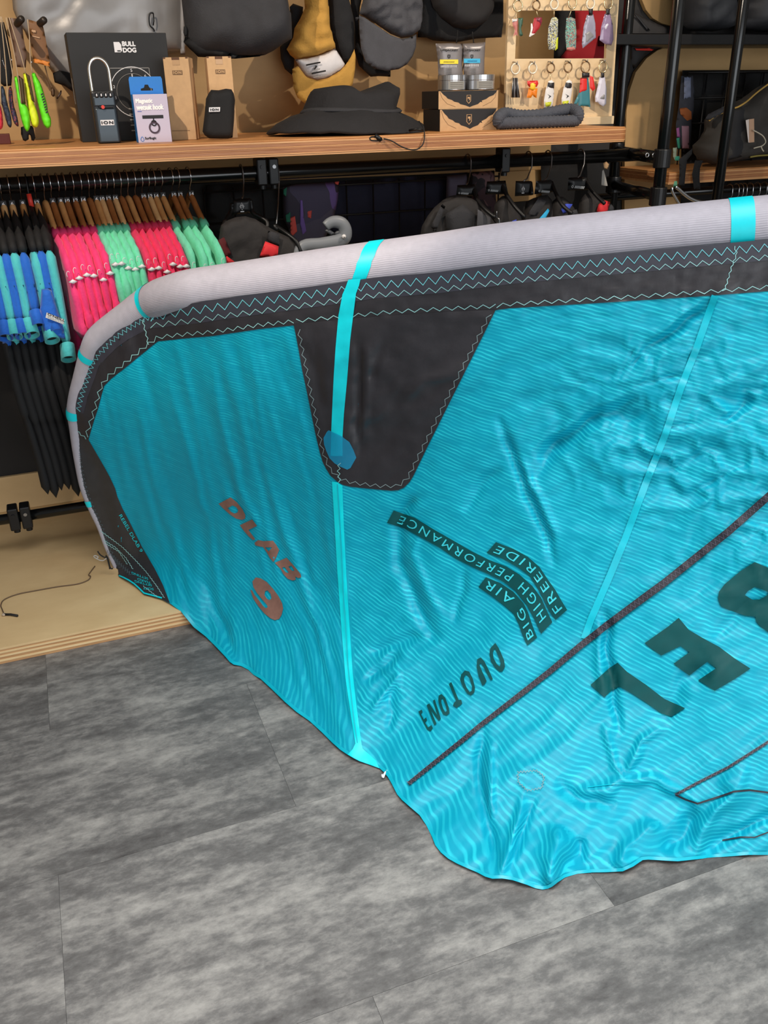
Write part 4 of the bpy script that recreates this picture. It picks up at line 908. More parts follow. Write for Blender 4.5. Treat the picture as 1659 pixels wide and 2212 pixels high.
# wire grid, towel and leggings under the shelf
YG = 3.02
grid = thing('wire_grid', 'black wire display grid on the wall under the long shelf', 'wire grid', (1.1, YG, .42))
x0, x1 = at(446, 480, YG).x, at(1075, 460, YG).x; zt = at(700, 393, YG).z
n = 11
for i in range(n+1): MB().cyl((x0+(x1-x0)*i/n, YG, .42), (x0+(x1-x0)*i/n, YG, zt), .0030, 8).build('wire', black_metal, grid, smooth=True)
for i in range(8): MB().cyl((x0, YG-.004, zt-.012-i*.098), (x1, YG-.004, zt-.012-i*.098), .0030, 8).build('wire', black_metal, grid, smooth=True)
navy = mat('navy_cloth', (27, 28, 50), .85, var=.1, bump=.2)
def hung(name, label, cat, loop, Y, th, m, parts=(), group=None, **kw):
    """a soft thing hanging in a plane: its body plus listed parts (name, loop, dY, thick, mat)"""
    c = np.mean(np.array(loop), 0); b = at(c[0], max(p[1] for p in loop), Y)
    t = thing(name, label, cat, b, group); body = kw.pop('body', 'body')
    pix_pillow(body, loop, Y, th, m, t, **kw)
    for pn, pl, dy, pt, pm in parts: pix_pillow(pn, pl, Y-dy, pt, pm, t, cell=max(2.0, (np.ptp(np.array(pl), 0)).min()/5))
    return t
hung('towel', 'dark navy cloth hanging behind the wire grid', 'towel', [(712, 394), (1010, 372), (1016, 640), (716, 640)], 3.055, .01, navy, noise=.006, nscale=40, round_px=12, cell=22)
hung('towel', 'black cloth panel hanging left of the patterned leggings', 'cloth', [(446, 400), (605, 396), (612, 640), (450, 640)], 3.055, .01, black_cloth, noise=.006, round_px=12, cell=22)
hung('shirt', 'black shirt hanging in the dark gap under the right end of the shelf', 'shirt', [(1168, 352), (1330, 340), (1338, 640), (1176, 640)], 3.045, .012, black_cloth, noise=.006, round_px=12, cell=22)
def camo(key, cols, sc):
    m = mat(key, cols[0], .8); nt = m.node_tree; b = nt.nodes['Principled BSDF']; tc = nt.nodes.new('ShaderNodeTexCoord'); n = nt.nodes.new('ShaderNodeTexVoronoi'); n.inputs['Scale'].default_value = sc
    ns = nt.nodes.new('ShaderNodeTexNoise'); ns.inputs['Scale'].default_value = sc*.6; mx = nt.nodes.new('ShaderNodeMix'); mx.data_type = 'VECTOR'; mx.inputs['Factor'].default_value = .25
    nt.links.new(tc.outputs['Object'], ns.inputs['Vector']); nt.links.new(tc.outputs['Object'], mx.inputs['A']); nt.links.new(ns.outputs['Color'], mx.inputs['B']); nt.links.new(mx.outputs['Result'], n.inputs['Vector'])
    sp = nt.nodes.new('ShaderNodeSeparateColor'); nt.links.new(n.outputs['Color'], sp.inputs[0]); r = nt.nodes.new('ShaderNodeValToRGB'); r.color_ramp.interpolation = 'CONSTANT'
    e = r.color_ramp.elements
    while len(e) < len(cols): e.new(.5)
    for i, c in enumerate(cols): e[i].position = i/len(cols); e[i].color = (*lin(c), 1)
    nt.links.new(sp.outputs[0], r.inputs[0]); nt.links.new(r.outputs[0], b.inputs['Base Color']); return m
cam_m = camo('purple_camouflage_cloth', [(78, 72, 96), (116, 92, 156), (60, 54, 70), (150, 126, 184), (88, 82, 102)], 9)
coral = mat('coral_cloth', (228, 92, 84), .8); green_d = mat('deep_green_cloth', (30, 108, 86), .8); violet = mat('violet_cloth', (124, 96, 176), .8)
hung('leggings', 'purple camouflage leggings clipped to the wire grid left of centre', 'leggings', [(610, 404), (640, 398), (733, 392), (730, 430), (722, 470), (700, 520), (690, 640), (640, 640), (634, 560), (625, 500), (612, 470)], 3.005, .012, cam_m,
     [('coral_panel', [(627, 470), (637, 466), (642, 500), (632, 510), (628, 506)], .012, .004, coral), ('coral_panel', [(663, 456), (674, 454), (672, 472), (665, 470)], .012, .003, coral), ('coral_panel', [(723, 393), (733, 392), (731, 399), (725, 398)], .012, .003, coral),
      ('green_panel', [(612, 410), (620, 404), (618, 425), (612, 420)], .012, .003, green_d), ('green_panel', [(617, 465), (627, 458), (628, 480), (619, 480)], .012, .003, green_d), ('violet_panel', [(648, 432), (654, 430), (656, 470), (662, 500), (654, 508), (648, 480)], .012, .003, violet)], noise=.004, cell=9)
hung('leggings', 'grey and purple patterned leggings behind the middle black vests', 'leggings', [(965, 380), (1008, 376), (1010, 420), (1004, 520), (960, 520)], 3.005, .01, cam_m, cell=9)
hung('shirt', 'dark plum printed shirt between two black hangers behind the vests', 'shirt', [(1018, 372), (1068, 368), (1072, 440), (1066, 520), (1020, 520)], 2.99, .01, camo('plum_print_cloth', [(40, 34, 44), (110, 84, 90), (32, 28, 36), (70, 50, 60)], 22), cell=9)

# big grey plastic hook hanger behind the tube
gh = thing('hook_hanger', 'grey plastic wetsuit hanger with a thick curved hook rising behind the tube', 'hanger', at(720, 600, 2.5))
P = spl([list(at(x, y, 2.55)) for x, y in [(703, 489), (712, 482), (724, 479), (738, 483), (746, 496), (745, 512), (734, 520), (716, 524), (690, 528), (655, 532), (640, 560), (640, 610)]], 4)
gp = mat('grey_plastic', (124, 128, 134), .4)
MB().tube([Vector(p) for p in P], [.0095+.004*math.sin(math.pi*i/(len(P)-1)) for i in range(len(P))], 12, flat=1.5, flat_axis=(0, 1, 0)).build('hook', gp, gh, smooth=True)
pix_pillow('hook_web', [(700, 498), (712, 494), (722, 503), (735, 492), (742, 500), (742, 520), (715, 524), (730, 508), (712, 507)], 2.555, .006, mat('dark_grey_plastic', (84, 87, 92), .4), gh, cell=4)
MB().torus(at(743, 511, 2.53), .001, .006, X, Z, 8, 8).build('rivet', white_print, gh, smooth=True)

# black plastic hangers with vests
def black_hanger(hx, plate, arm, Y, label, mark, side_hook=0):
    c = at(*plate[0], Y); t = thing('vest_hanger', label, 'hanger', (at(hx, 350, YR).x, YR, ZR+.02), 'black plastic hangers')
    x = at(hx, 350, YR).x; top = at((plate[0][0]+plate[1][0])/2, plate[0][1], Y)
    MB().tube([Vector((x, YR+.026*math.cos(a), ZR+.026*math.sin(a))) for a in [math.pi*(-.1+1.0*k/9) for k in range(10)]]+[Vector((x, YR-.025, ZR-.02)), (Vector((x, YR-.02, ZR-.05))+top)*.5, top], .0022, 8).build('hook', dull_steel, t, smooth=True)
    pix_pillow('plate', plate, Y, .010, black_metal, t, cell=5, round_px=4)
    for a in arm:
        P = spl([list(at(px, py, Y-dy)) for px, py, dy in a], 4); MB().tube([Vector(p) for p in P], .0062, 8).build('arm', black_metal, t, smooth=True)
    mark(t, Y-.0135)
    return t
lg = mat('light_grey_print', (176, 178, 180), .6)
def word(px, py, wpx, slope=.08):
    def f(t, Y):
        o = at(px, py, Y); u = at(px+wpx, py+wpx*slope, Y)-o; wd = u.length
        strokes(o+u*.24, u.normalized(), Z, wd*.76, wd*.16).build('blurred_print', lg, t).__setitem__('kind', 'stuff'); MB().torus(o+u*.09+Z*wd*.08, wd*.065, wd*.02, u.normalized(), Z, 14, 5).build('round_mark', lg, t)
    return f
def badge(px, py, s):
    def f(t, Y):
        m = mpp(px, py, Y); c = at(px, py, Y)
        d = MB()
        d.tube([c+Vector((0, 0, s*1.5*m)), c+Vector((s*.95*m, 0, 0)), c+Vector((0, 0, -s*1.5*m)), c+Vector((-s*.95*m, 0, 0))], .0007, 5, closed=True)
        d.build('diamond_mark', white_print, t)
        a = [c+Vector((math.sin(q)*s*.45*m, -.0003, math.cos(q)*s*.6*m)) for q in [math.radians(-140+k*28) for k in range(11)]]
        MB().tube(a, .0009, 5).build('horseshoe_mark', white_print, t)
        rect_mb(c+Vector((-s*.8*m, 0, -s*2.3*m)), X, Z, s*1.6*m, s*.4*m).build('print_bar', white_print, t)
    return f
vest_cloth = mat('black_vest_cloth', (38, 35, 35), .8, var=.15, vscale=40, bump=.3, bscale=90)
red_c = mat('red_cloth', (222, 44, 52), .7); blue_c = mat('blue_cloth', (58, 78, 190), .7); cyan_c = mat('cyan_cloth', (40, 172, 224), .7)
H_ = [(1010, [(988, 400), (1026, 398), (1034, 424), (985, 424)], [[(1021, 404, 0), (1030, 430, .03), (1048, 452, .07), (1070, 470, .1)]], 2.62, 'black plastic hanger with pale lettering, first of the row of four at right', word(990, 419, 22), ),
      (1077, [(1052, 392), (1092, 390), (1098, 420), (1048, 420)], [[(1082, 396, 0), (1094, 420, .03), (1112, 446, .07), (1134, 470, .1)]], 2.62, 'black plastic hanger with pale lettering, second of the row of four at right', word(1054, 413, 22)),
      (1141, [(1114, 391), (1148, 391), (1148, 422), (1112, 424)], [[(1146, 394, 0), (1149, 420, .02)]], 2.66, 'black square-faced hanger with a white round mark between lettered hangers', badge(1130, 408, 4)),
      (1183, [(1158, 391), (1192, 388), (1200, 414), (1154, 420)], [[(1191, 394, 0), (1200, 416, .03), (1214, 442, .07), (1236, 462, .1)]], 2.64, 'black plastic hanger with pale lettering, third of the row of four at right', word(1163, 415, 24)),
      (1253, [(1228, 384), (1268, 382), (1278, 410), (1226, 412)], [[(1265, 388, 0), (1275, 406, .03), (1290, 424, .06), (1306, 440, .09)]], 2.64, 'black plastic hanger with pale lettering, rightmost of the row of four', word(1234, 406, 28))]
for hx, plate, arm, Y, lb, mk in H_: black_hanger(hx, plate, arm, Y, lb, mk)
black_hanger(519, [(504, 430), (542, 428), (545, 460), (500, 464)], [[(541, 432, 0), (544, 450, .0), (549, 462, .01), (575, 477, .03), (577, 492, .04)], [(502, 440, 0), (500, 455, 0), (486, 480, .03), (478, 500, .05)]], 2.63, 'black plastic hanger with a white diamond mark beside the last mint tee', badge(522.5, 446, 5))
black_hanger(596, [(590, 484), (604, 488), (604, 505), (594, 500)], [[(598, 490, 0), (620, 505, .03), (640, 522, .05), (650, 545, .06)]], 2.60, 'low black hanger with a shiny arm just left of the grey hook', lambda t, Y: None)
def vest(label, body, Y, parts):
    return hung('impact_vest', label, 'vest', body, Y, .022, vest_cloth, parts, 'black impact vests', noise=.008, nscale=18, cell=9, sm=1)
vest('black padded vest with red shoulder tabs hanging beside the mint tees', [(470, 492), (500, 470), (540, 466), (585, 494), (640, 520), (665, 545), (660, 640), (470, 640)], 2.56,
     [('shoulder_tab', [(573, 521), (602, 532), (600, 552), (590, 558), (560, 556)], .03, .006, red_c), ('shoulder_tab', [(478, 566), (490, 553), (508, 566), (490, 572)], .03, .006, red_c), ('side_panel', [(470, 520), (484, 512), (500, 550), (478, 560)], .026, .004, mat('dark_red_cloth', (92, 22, 26), .8)), ('strap', [(579, 498), (604, 505), (603, 532), (576, 522)], .028, .006, dark_grey_cloth)])
vest('black padded vest with a mesh panel and clip, leftmost of the right row', [(905, 500), (930, 455), (965, 425), (990, 420), (1030, 432), (1062, 470), (1080, 500), (1084, 600), (905, 600)], 2.58,
     [('mesh_panel', [(962, 462), (1000, 440), (1026, 462), (1020, 500), (966, 512)], .026, .006, dark_grey_cloth), ('pocket', [(1032, 452), (1060, 470), (1060, 498), (1030, 492)], .026, .006, grey_cloth), ('clip', [(1070, 458), (1074, 455), (1073, 470), (1080, 472), (1081, 488), (1077, 488), (1076, 474)], .03, .003, dull_steel), ('strap', [(930, 490), (955, 440), (962, 446), (942, 500)], .026, .004, dark_grey_cloth)])
vest('black padded vest with a blue hem, second of the right row', [(1064, 450), (1080, 424), (1098, 422), (1130, 470), (1138, 560), (1070, 570)], 2.60, [('hem_patch', [(1104, 478), (1116, 474), (1114, 486), (1106, 486)], .026, .004, blue_c)])
vest('black vest with a bright cyan side stripe, middle of the right row', [(1128, 440), (1160, 424), (1190, 420), (1200, 470), (1200, 560), (1134, 570)], 2.63, [('side_stripe', [(1160, 478), (1184, 450), (1187, 455), (1174, 480)], .026, .005, cyan_c), ('front_panel', [(1140, 462), (1164, 426), (1182, 432), (1160, 466)], .024, .004, dark_grey_cloth)])
vest('black vest with a royal blue shoulder tab, fourth of the right row', [(1188, 440), (1210, 420), (1236, 440), (1250, 470), (1250, 560), (1192, 560)], 2.62, [('shoulder_tab', [(1212, 452), (1222, 440), (1237, 441), (1226, 458), (1217, 462)], .026, .005, blue_c), ('strap', [(1226, 458), (1246, 452), (1250, 464), (1232, 470)], .026, .004, dark_grey_cloth)])
vest('black vest with a red shoulder tab, rightmost of the right row', [(1246, 440), (1270, 412), (1300, 428), (1322, 440), (1328, 470), (1326, 560), (1250, 560)], 2.62, [('shoulder_tab', [(1289, 455), (1293, 442), (1303, 432), (1318, 436), (1312, 460), (1290, 462)], .028, .006, red_c), ('shoulder_pad', [(1313, 450), (1320, 440), (1327, 448), (1326, 458), (1312, 460)], .026, .006, dark_grey_cloth)])
tg = hung('swing_tag', 'pale card tag hanging among the black vests by the right upright', 'tag', [(1303, 352), (1310, 349), (1316, 355), (1313, 366), (1305, 364)], 2.70, .0015, kraft, [('tag_card', [(1301, 368), (1304, 366), (1313, 402), (1299, 400)], .004, .0015, mat('pale_tag', (176, 172, 166), .7))], cell=4, body='kraft_tag')

# ------------------------------------------------------------------ things on and above the shelf
def pbox(name, label, cat, xl, xr, yb, xtl, yt, Y, D, m, rz=0, group=None, bevel=.0012, mats=None, top=None):
    bl, br = at(xl, yb, Y), at(xr, yb, Y); W = (br.x-bl.x)/math.cos(rz); z0 = top if top is not None else ZS
    Hh = at(xtl, yt, Y).z-z0; u = Vector((math.cos(rz), math.sin(rz), 0)); n = Vector((math.sin(rz), -math.cos(rz), 0))
    o = Vector((bl.x, bl.y, z0)); t = thing(name, label, cat, o, group)
    c = o+u*W/2-n*D/2+Z*(Hh/2+.0004); MB().box(c, (W, D, Hh), rz).build('box_body', m, t, bevel=bevel)
    return t, o, u, n, W, Hh
def put(t, name, body, o, u, n, fx, fz, w_, m, W, Hh, h=None, sp=1.0, bold=0, lift=.0012):
    text_mb(body, o+u*fx*W+Z*fz*Hh+n*lift, u, Z, w_, h, sp, bold).build(name, m, t)
def bar(t, name, o, u, n, x, z, w_, h_, m, lift=.0010):
    p = o+u*x+Z*z+n*lift; MB().prism([p, p+u*w_, p+u*w_+Z*h_, p+Z*h_], -n*.0005).build(name, m, t)
def slab(loops, o, u, v, th):
    pts, tris, a_, b_ = cdt(loops, .5); o, u, v = Vector(o), Vector(u), Vector(v); n = u.cross(v)*th; F_ = [o+u*float(p[0])+v*float(p[1]) for p in pts]; N = len(F_)
    mb = MB().add([p+n for p in F_]+F_, list(tris)+[tuple(i+N for i in reversed(f)) for f in tris]); cnt = {}
    for f in tris:
        for i in range(3): e = tuple(sorted((f[i], f[(i+1) % 3]))); cnt[e] = cnt.get(e, 0)+1
    for (i, j), c_ in cnt.items():
        if c_ == 1: mb.f.append((i, j, j+N, i+N)); mb.mi.append(0)
    return mb
# black lock box carton
t, o, u, n, W, Hh = pbox('carton', 'large black carton with a white dog-brand logo and dial drawing', 'box', 178, 384, 303, 141, 70.5, 2.73, .095, black_card, 0)
lg_x = .455*W; sc = W/206
lb0 = o+u*lg_x+Z*Hh*.826+n*.001; MB().prism([lb0+u*x_*.0215+Z*z_*.0245 for x_, z_ in [(0, 0), (.72, 0), (.92, .16), (.92, .42), (.86, .5), (.9, .58), (.9, .72), (.68, 1), (0, 1)]], -n*.0005).build('logo_block', white_print, t); bar(t, 'logo_notch', o, u, n, lg_x+.007, Hh*.833, .009, .003, black_card, .0016)
text_mb('BULL', o+u*(lg_x+.0225)+Z*Hh*.882+n*.001, u, Z, .034, .0105, bold=.0009).build('lettering', white_print, t)
text_mb('DOG', o+u*(lg_x+.0225)+Z*Hh*.826+n*.001, u, Z, .034, .0105, bold=.0009).build('lettering', white_print, t)
gline = mat('grey_line_print', (150, 146, 142), .6)
for x, z, w_, h_ in ((.36, .68, .42, .003), (.36, .40, .006, .283), (.78, .40, .006, .283)):
    bar(t, 'drawn_frame', o, u, n, x*W, z*Hh, w_*W if w_ > .1 else .0016, h_*Hh if h_ > .1 else .0016, gline)
c = o+u*.60*W+Z*.46*Hh+n*.0012
MB().torus(c, .062, .0011, u, Z, 44, 5).build('dial_ring', white_print, t); MB().torus(c, .046, .0006, u, Z, 40, 5).build('dial_ring', gline, t)
MB().tube([c+Z*.006, c+Z*.045], [.003, .0015], 8).build('dial_pointer', white_print, t)
for k, d in enumerate('3256'):
    a = math.radians([195, 165, 90, 48][k]); text_mb(d, c+u*(math.cos(a)*.053-.003)+Z*(math.sin(a)*.053-.003)+n*.0006, u, Z, .005, .007).build('numeral', white_print, t)
for k in range(5): bar(t, 'print_line', o, u, n, .52*W, (.30-.052*k)*Hh, .036, .003, gline)
bar(t, 'orange_print', o, u, n, .60*W, .115*Hh, .03, .007, mat('orange_print', (220, 140, 40), .6))
sx = Vector((-.0006, 0, 0)); p = o-n*.04+Z*.36*Hh+sx; MB().prism([p, p-n*.004, p-n*.004+Z*.24*Hh, p+Z*.24*Hh], sx).build('side_print', gline, t)

# key safe padlock
Y = 2.60; bl, br = at(211, 302, Y), at(262, 302, Y); Wd = br.x-bl.x; zb = at(205, 196, Y).z-ZS
t = thing('key_safe', 'dark slate padlock key safe with a tall chrome shackle standing by the carton', 'padlock', ((bl.x+br.x)/2, Y, ZS)); cx_ = (bl.x+br.x)/2; Wd *= 1.0
slate = mat('slate_metal', (62, 72, 80), .38, .35)
MB().box((cx_, Y+.024, ZS+zb/2), (Wd, .048, zb-.0006)).build('lock_body', mat('black_plastic', (30, 31, 34), .45), t, bevel=.006)
MB().box((cx_, Y-.003, ZS+zb*.345), (Wd*.86, .010, zb*.66)).build('door_cover', slate, t, bevel=.004)
MB().box((cx_, Y-.003, ZS+zb*.80), (Wd*.88, .010, zb*.18)).build('dial_housing', slate, t, bevel=.003)
for k in range(4): 
    x = cx_+(k-1.5)*Wd*.19; d = MB().cyl((x-.003, Y-.004, ZS+zb*.91), (x+.003, Y-.004, ZS+zb*.91), .007, 12).build('number_wheel', black_metal, t)
    rect_mb((x-.0012, Y-.0112, ZS+zb*.895), X, Z, .0024, .006).build('numeral', white_print, d)
MB().box((cx_+Wd*.05, Y-.006, ZS+zb*.695), (Wd*.6, .010, zb*.035)).build('latch_slot', black_metal, t, bevel=.001)
MB().cyl((cx_-Wd*.1, Y-.009, ZS+zb*.695), (cx_-Wd*.1, Y-.015, ZS+zb*.695), .0045, 12).build('red_button', mat('red_plastic', (214, 58, 44), .5), t)
P = [Vector((cx_+a*Wd*.40, Y+.02, ZS+b)) for a, b in ((-1, zb*.93), (-1.02, zb*1.22))]+[Vector((cx_-math.cos(q)*Wd*.40*1.02, Y+.02, ZS+zb*1.36+math.sin(q)*.030)) for q in [math.pi*k/10 for k in range(11)]]+[Vector((cx_+a*Wd*.40, Y+.02, ZS+b)) for a, b in ((1.02, zb*1.22), (1, zb*.93))]
MB().tube([Vector(q) for q in spl([list(p) for p in P], 3)], .0042, 10).build('shackle', mat('bright_steel', (226, 222, 214), .22, .9), t, smooth=True)
r = rect_mb((cx_-.017, Y-.0088, ZS+zb*.35), X, Z, .034, .013).build('label_plate', white_print, t); text_mb('ION', (cx_-.0145, Y-.0098, ZS+zb*.35+.003), X, Z, .029, .0068, 1.2, bold=.0007).build('lettering', black_print, t)

# magnetic hook carton with blue hang tab
t, o, u, n, W, Hh = pbox('hook_carton', 'small white carton with blue sides and hang tab for a wetsuit hook', 'box', 299, 371.5, 303, 288, 204, 2.56, .045, mat('blue_card', (32, 124, 206), .5), 0)
MB().prism([o+n*.0004, o+u*W+n*.0004, o+u*W+Z*Hh+n*.0004, o+Z*Hh+n*.0004], n*.0012).build('front_panel', white_card, t, bevel=.0006)
hz = at(275, 166, 2.605).z-ZS; tb = o-n*.045
lp = [(0, 0), (W*.98, 0), (W*.98, hz-.006), (W*.95, hz), (W*.03, hz), (0, hz-.006)]
hole = [(W*.32, hz*.82), (W*.42, hz*.835), (W*.45, hz*.88), (W*.55, hz*.88), (W*.58, hz*.835), (W*.68, hz*.82), (W*.68, hz*.79), (W*.32, hz*.79)]
slab([lp, hole], tb, u, Z, .0014).build('hang_tab', MATS['blue_card'], t)
put(t, 'lettering', 'Magnetic', o, u, n, .07, .80, W*.48, mat('white_gloss_print', (255, 253, 250), .5), W, Hh, .0125, bold=.0009, lift=.0025)
put(t, 'lettering', 'wetsuit hook', o, u, n, .07, .685, W*.78, MATS['white_gloss_print'], W, Hh, .012, bold=.0009, lift=.0025)
bar(t, 'print_line', o, u, n, W*.08, Hh*.645, W*.12, .0016, mat('blue_print', (76, 96, 170), .6), .0022)
bar(t, 'hook_picture', o, u, n, W*.20, Hh*.50, W*.62, Hh*.07, black_print, .0022)
c = o+u*W*.52+n*.0026; MB().torus(c+Z*Hh*.31, .0125, .0022, u, Z, 26, 6).build('ring_picture', mat('plum_print', (70, 52, 66), .5), t); bar(t, 'hook_picture', o, u, n, W*.505, Hh*.40, .003, Hh*.11, black_print, .0022)
MB().torus(c+Z*Hh*.405, .006, .0016, u, Z, 16, 6).build('ring_picture', black_print, t)
put(t, 'lettering', 'Surflogic', o, u, n, .20, .055, W*.33, black_print, W, Hh, .0075, bold=.0003, lift=.0022)
c = o+u*W*.12+Z*Hh*.08+n*.0022; MB().tube([c+u*math.sin(q)*.0038*(1-.35*math.cos(q))+Z*(-.0055*math.cos(q)*-1) for q in [2*math.pi*k/14 for k in range(14)]], .0007, 5, closed=True).build('drop_mark', MATS['blue_card'], t)
bar(t, 'print_line', o-n*.012, n, Vector((-1, 0, 0)), -.016, Hh*.2, .006, Hh*.5, black_print, .0006)

# two kraft cartons
for (xl, xr, xtl, yt, Y, rz, lb) in ((371, 421.6, 347, 124.5, 2.66, -.30, 'kraft carton with boxed brand stamp, left one beside the black carton'), (462, 512.4, 438.8, 122.5, 2.66, -.12, 'kraft carton with boxed brand stamp standing behind the black neoprene pouch')):
    t, o, u, n, W, Hh = pbox('kraft_carton', lb, 'box', xl, xr, 296.5, xtl, yt, Y, .085, kraft, rz, 'kraft cartons on the shelf')
    bar(t, 'stamp', o, u, n, W*.32, Hh*.795, W*.39, Hh*.052, kraft_dark); put(t, 'lettering', 'ION', o, u, n, .36, .805, W*.31, kraft, W, Hh, Hh*.032, 1.2, bold=.0005, lift=.0016)
    bar(t, 'tuck_slot', o, u, n, W*.34, Hh-.006, W*.30, .0062, mat('slot_shadow_card', (92, 62, 44), .8), .0006)
    for f in (0, .88): bar(t, 'tuck_slot', o, u, n, W*f, Hh-.003, W*.1, .0032, MATS['slot_shadow_card'], .0006)
    bar(t, 'print_line', o, u, n, W*.05, Hh*.115, W*.72, .0012, kraft_dark); bar(t, 'tape', o, u, n, W*.36, Hh*.91, W*.28, Hh*.06, mat('clear_tape', (186, 148, 108), .35))
# neoprene pouch
pl = [(456, 194), (472, 195), (488, 191.5), (500, 193), (505, 202), (507.7, 216), (505.6, 260), (502.5, 297), (492, 299.5), (453, 299.5), (442, 292), (437.5, 284), (442, 246), (445, 213), (451, 201)]
t = hung('neoprene_pouch', 'small black neoprene pouch with white brand label leaning on a kraft carton', 'pouch', pl, 2.585, .020, black_neoprene, body='pouch_body', cell=6, round_px=14, back=1)
q = at(451, 242, 2.562); a = at(475, 241.3, 2.562)-q; d = at(451.5, 232, 2.562)-q
MB().prism([q, q+a, q+a+d, q+d], (0, -.0012, 0)).build('brand_label', white_print, t, bevel=.0008); text_mb('ION', q+a*.13+d*.28-Y_*.0022, a.normalized(), Z, a.length*.72, d.length*.42, 1.25, bold=.0006).build('lettering', black_print, t)

# hanging bags and caps on the wall
silver = mat('silver_mesh_film', (150, 148, 148), .3, .15, var=.15, vscale=6, bump=.25, bscale=14, alpha=.86)
t = hung('mesh_bag', 'silvery translucent mesh bag hanging on the wall behind the black carton', 'bag', [(22, -60), (398, -70), (399, 60), (397, 112), (350, 119), (300, 120), (200, 116), (168, 190), (140, 186), (112, 150), (70, 90), (40, 50), (28, 20)], 3.02, .035, silver, body='bag_body', noise=.012, nscale=60, cell=12, round_px=40)
pix_pillow('bag_side', [(388, -70), (404, -60), (402, 60), (400, 118), (390, 118), (388, 60)], 3.0, .012, mat('silver_edge_film', (172, 170, 172), .25, .2, bump=.3, bscale=30), t, cell=5)
MB().tube([Vector(p) for p in spl([list(at(x, y, 2.965)) for x, y in [(331, 28), (324, 29), (322, 40), (324, 55), (331, 62), (334, 68)]], 4)], .0022, 8).build('buckle', black_metal, t, smooth=True)
MB().tube([at(331, 28, 2.965), at(332.5, 45, 2.965), at(331, 55, 2.965)], .0018, 8).build('buckle', black_metal, t, smooth=True)
pix_pillow('black_corner', [(114, 158), (128, 152), (150, 157), (175, 165), (178, 200), (160, 200), (140, 186), (118, 178)], 2.985, .012, black_cloth, t, cell=6)
hung('dry_bag', 'large dark grey dry bag hanging from above with its folded base showing', 'bag', [(380, -170), (640, -170), (634, -60), (622, 0), (630, 50), (631, 83), (612, 95), (590, 110), (572, 119), (540, 124), (507, 125.5), (470, 123), (428, 121.5), (410, 106), (396, 91), (401, 78), (398, 50), (392, 0)], 2.80, .085, dark_grey_cloth,
     [('bag_base', [(399, 80), (430, 84), (470, 100), (506, 118), (540, 120), (572, 117), (560, 122), (507, 127), (428, 123), (397, 92)], .03, .02, black_cloth), ('web_loop', [(397, 58), (402, 54), (406, 64), (405, 76), (399, 80), (396, 70)], .02, .006, black_cloth)], body='bag_body', noise=.03, nscale=70, cell=13, round_px=60, back=1)
for k in range(3):
    p = at(574+k*3.6, 53-k*1.6, 2.705); MB().tube([p, p+Vector((.004, 0, .008))], .0008, 6).build('dry_bag_print', mat('gold_print', (188, 170, 130), .5), None, loc=p) if False else None
dbg = [o_ for o_ in bpy.data.objects if o_.name == 'dry_bag'][0]
for k in range(3):
    p = at(574+k*3.4, 54-k*1.6, 2.708); MB().tube([p, p+Vector((.003, 0, .009))], .0008, 6).build('logo_stroke', mat('gold_print', (188, 170, 130), .5), dbg)
def cd(L, ox=380): return [(ox+x/3.95, y/3.95) for x, y in L]
mustard = mat('mustard_cloth', (186, 140, 62), .85, var=.08, vscale=40, bump=.3, bscale=200)
blk_cap = mat('black_cap_cloth', (22, 22, 25), .9, bump=.3, bscale=250)
hung('cap', 'black cap hanging half hidden behind the left edge of the mustard cap', 'cap', cd([(970, 60), (1000, 30), (1085, 60), (1080, 250), (1010, 400), (1010, 560), (990, 640), (930, 590), (895, 500), (888, 400), (950, 340), (985, 250)]), 2.99, .02, blk_cap, cell=5, noise=.004, body='crown')
t = hung('cap', 'mustard five panel cap with black sides and a white front band', 'cap', cd([(1085, -160), (1100, 70), (1060, 160), (1012, 240), (1000, 320), (945, 420), (975, 470), (1022, 508), (1200, 480), (1362, 418), (1335, 320), (1308, 200), (1296, 0), (1290, -160)]), 2.93, .045, mustard, body='crown', noise=.012, nscale=20, cell=6, round_px=22)
pix_pillow('side_panel', cd([(1296, -160), (1298, 0), (1310, 190), (1338, 320), (1364, 418), (1446, 556), (1500, 500), (1530, 420), (1528, 200), (1480, 0), (1440, -160)]), 2.95, .03, blk_cap, t, cell=6, noise=.006)
pix_pillow('front_band', cd([(1016, 506), (1120, 500), (1250, 465), (1360, 414), (1402, 480), (1447, 554), (1400, 605), (1300, 665), (1200, 687), (1110, 652), (1064, 590)]), 2.915, .028, mat('white_cloth', (214, 210, 212), .85, var=.05, bump=.2), t, cell=5)
brim = cd([(993, 590), (1040, 560), (1064, 590), (1110, 652), (1200, 687), (1300, 665), (1400, 605), (1447, 554), (1490, 490), (1522, 420), (1534, 480), (1530, 580), (1508, 720), (1440, 800), (1330, 860), (1180, 892), (1090, 876), (1035, 830), (1003, 750)])
pix_pillow('brim', brim, 2.90, .012, mustard, t, cell=5, round_px=5)
for (x, y, w_) in ((1112, 556, 120), (1160, 628, 118)):
    p, q = cd([(x, y)])[0], cd([(x+w_, y-24)])[0]; MB().tube([at(*p, 2.879), at(*q, 2.879)], .0022, 6).build('band_bar', black_print, t)
p, q = cd([(1182, 592)])[0], cd([(1200, 562)])[0]; MB().tube([at(*p, 2.879), at(*q, 2.879)], [.0015, .0032], 6).build('band_mark', black_print, t)
p, q = cd([(1175, 606)])[0], cd([(1232, 596)])[0]; a = at(*q, 2.879)-at(*p, 2.879); strokes(at(*p, 2.879), a.normalized(), Z, a.length, .005, 4).build('blurred_print', gline, t)['kind'] = 'stuff'
p, q = cd([(1172, 656)])[0], cd([(1295, 628)])[0]; a = at(*q, 2.879)-at(*p, 2.879); strokes(at(*p, 2.879), a.normalized(), a.normalized().cross(Y_)*-1, a.length, .003, 12).build('blurred_print', gline, t)['kind'] = 'stuff'
